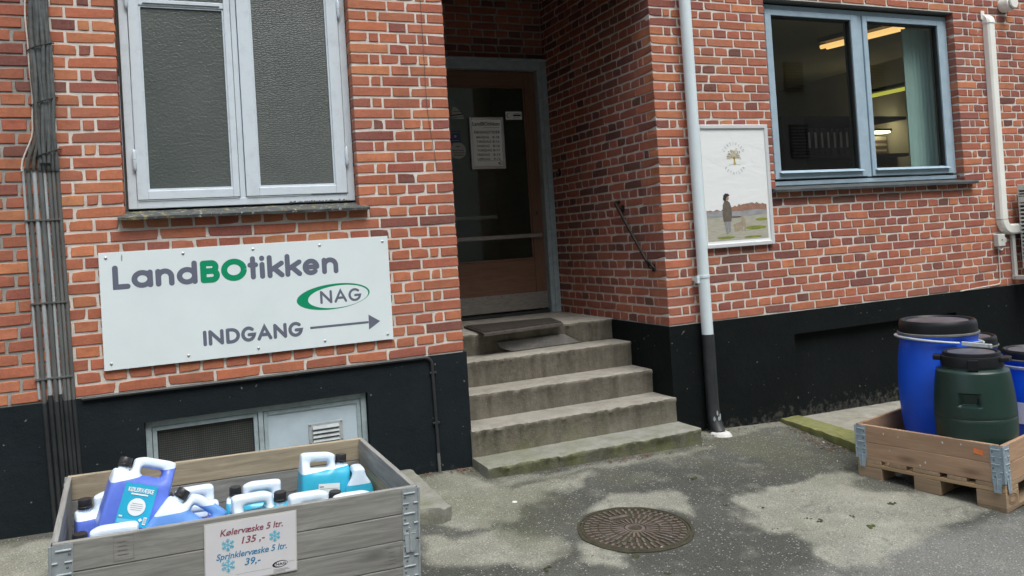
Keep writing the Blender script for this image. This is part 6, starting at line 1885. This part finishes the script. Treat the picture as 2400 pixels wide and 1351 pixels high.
mb.build('lever', 'bright_zinc', cr, bevel=.003)
mb = MB(); a_ = ring_pt(va + .86, .232); mb.bar(a_, a_ + tg * .055 + Vector((.0, .01, .006)), .010, .020); mb.build('latch', 'galv', cr, bevel=.003)
va2 = math.atan2(-4.769 + 1.69, -1.667 - 2.285)
drum('dark green plastic drum with moulded hand recess and black lid', 2.288, -1.688, .199, .632, 'drum_green', 'green', .152, va2 - .12)
d3 = drum('smaller blue drum with black lid at the right edge, white label on it', 3.02, -1.53, .185, .545, 'drum_blue', 'blue', .165)
va3 = math.atan2(-4.769 + 1.53, -1.667 - 3.02)
mb = MB(); vs = []
for k in range(11):
    a = va3 - .95 + .9 * k / 10
    for z, r_ in ((.13, .183), (.255, .1855)): vs.append((3.02 + (r_ + .0015) * math.cos(a), -1.53 + (r_ + .0015) * math.sin(a), DZ + z))
mb.add(vs, [(2 * k, 2 * k + 2, 2 * k + 3, 2 * k + 1) for k in range(10)]); mb.build('label', 'ink_white', d3, smooth=True)
mb = MB(); mb.lathe([(.176, .440), (.182, .445), (.182, .456), (.176, .460)], 60, (3.02, -1.53, DZ), cap=False); mb.build('clamp_band', 'galv', d3, smooth=True)
drum('drum behind the tall blue one, showing little but its black lid', 2.95, -1.15, .185, .600, 'drum_blue', 'blue', .168)

# ------------------------------------------------------------------ the house across the yard, seen in the panes
oh = thing('house', 'dull buff house with louvred vents across the yard, mirrored in the windows', 'house', (4, -12, 0))
mb = MB(); mb.box(-16, 30, -17.2, -12.2, -.6, 10.6); mb.build('wall', 'house_wall', oh)  # wall raised this high to keep sky light out of the recess
mb = MB(); mb.hexa([(-16.6, -17.8, 10.61), (30.6, -17.8, 10.61), (30.6, -11.7, 10.61), (-16.6, -11.7, 10.61), (-16.6, -14.9, 13.0), (30.6, -14.9, 13.0), (30.6, -14.5, 13.0), (-16.6, -14.5, 13.0)]); mb.build('roof', 'roof', oh)
for x0, z0, x1, z1 in ((13.9, 4.85, 14.55, 5.65), (13.95, 3.05, 14.6, 3.95), (17.0, 4.85, 17.6, 5.65), (10.2, 3.0, 10.9, 3.9), (3.0, 1.0, 4.1, 2.6), (-4.0, 1.0, -2.9, 2.6)):
    mb = MB(); mb.box(x0, x1, -12.195, -12.16, z0, z1); lv = mb.build('louvre_frame', 'house_dark', oh)
    n = int((z1 - z0) / .085)
    for k in range(n):
        mb = MB(); z = z0 + .02 + k * .085; mb.hexa([(x0 + .03, -12.11, z), (x1 - .03, -12.11, z), (x1 - .03, -12.155, z + .03), (x0 + .03, -12.155, z + .03), (x0 + .03, -12.11, z + .012), (x1 - .03, -12.11, z + .012), (x1 - .03, -12.155, z + .042), (x0 + .03, -12.155, z + .042)]); mb.build('slat', 'house_wall', lv)
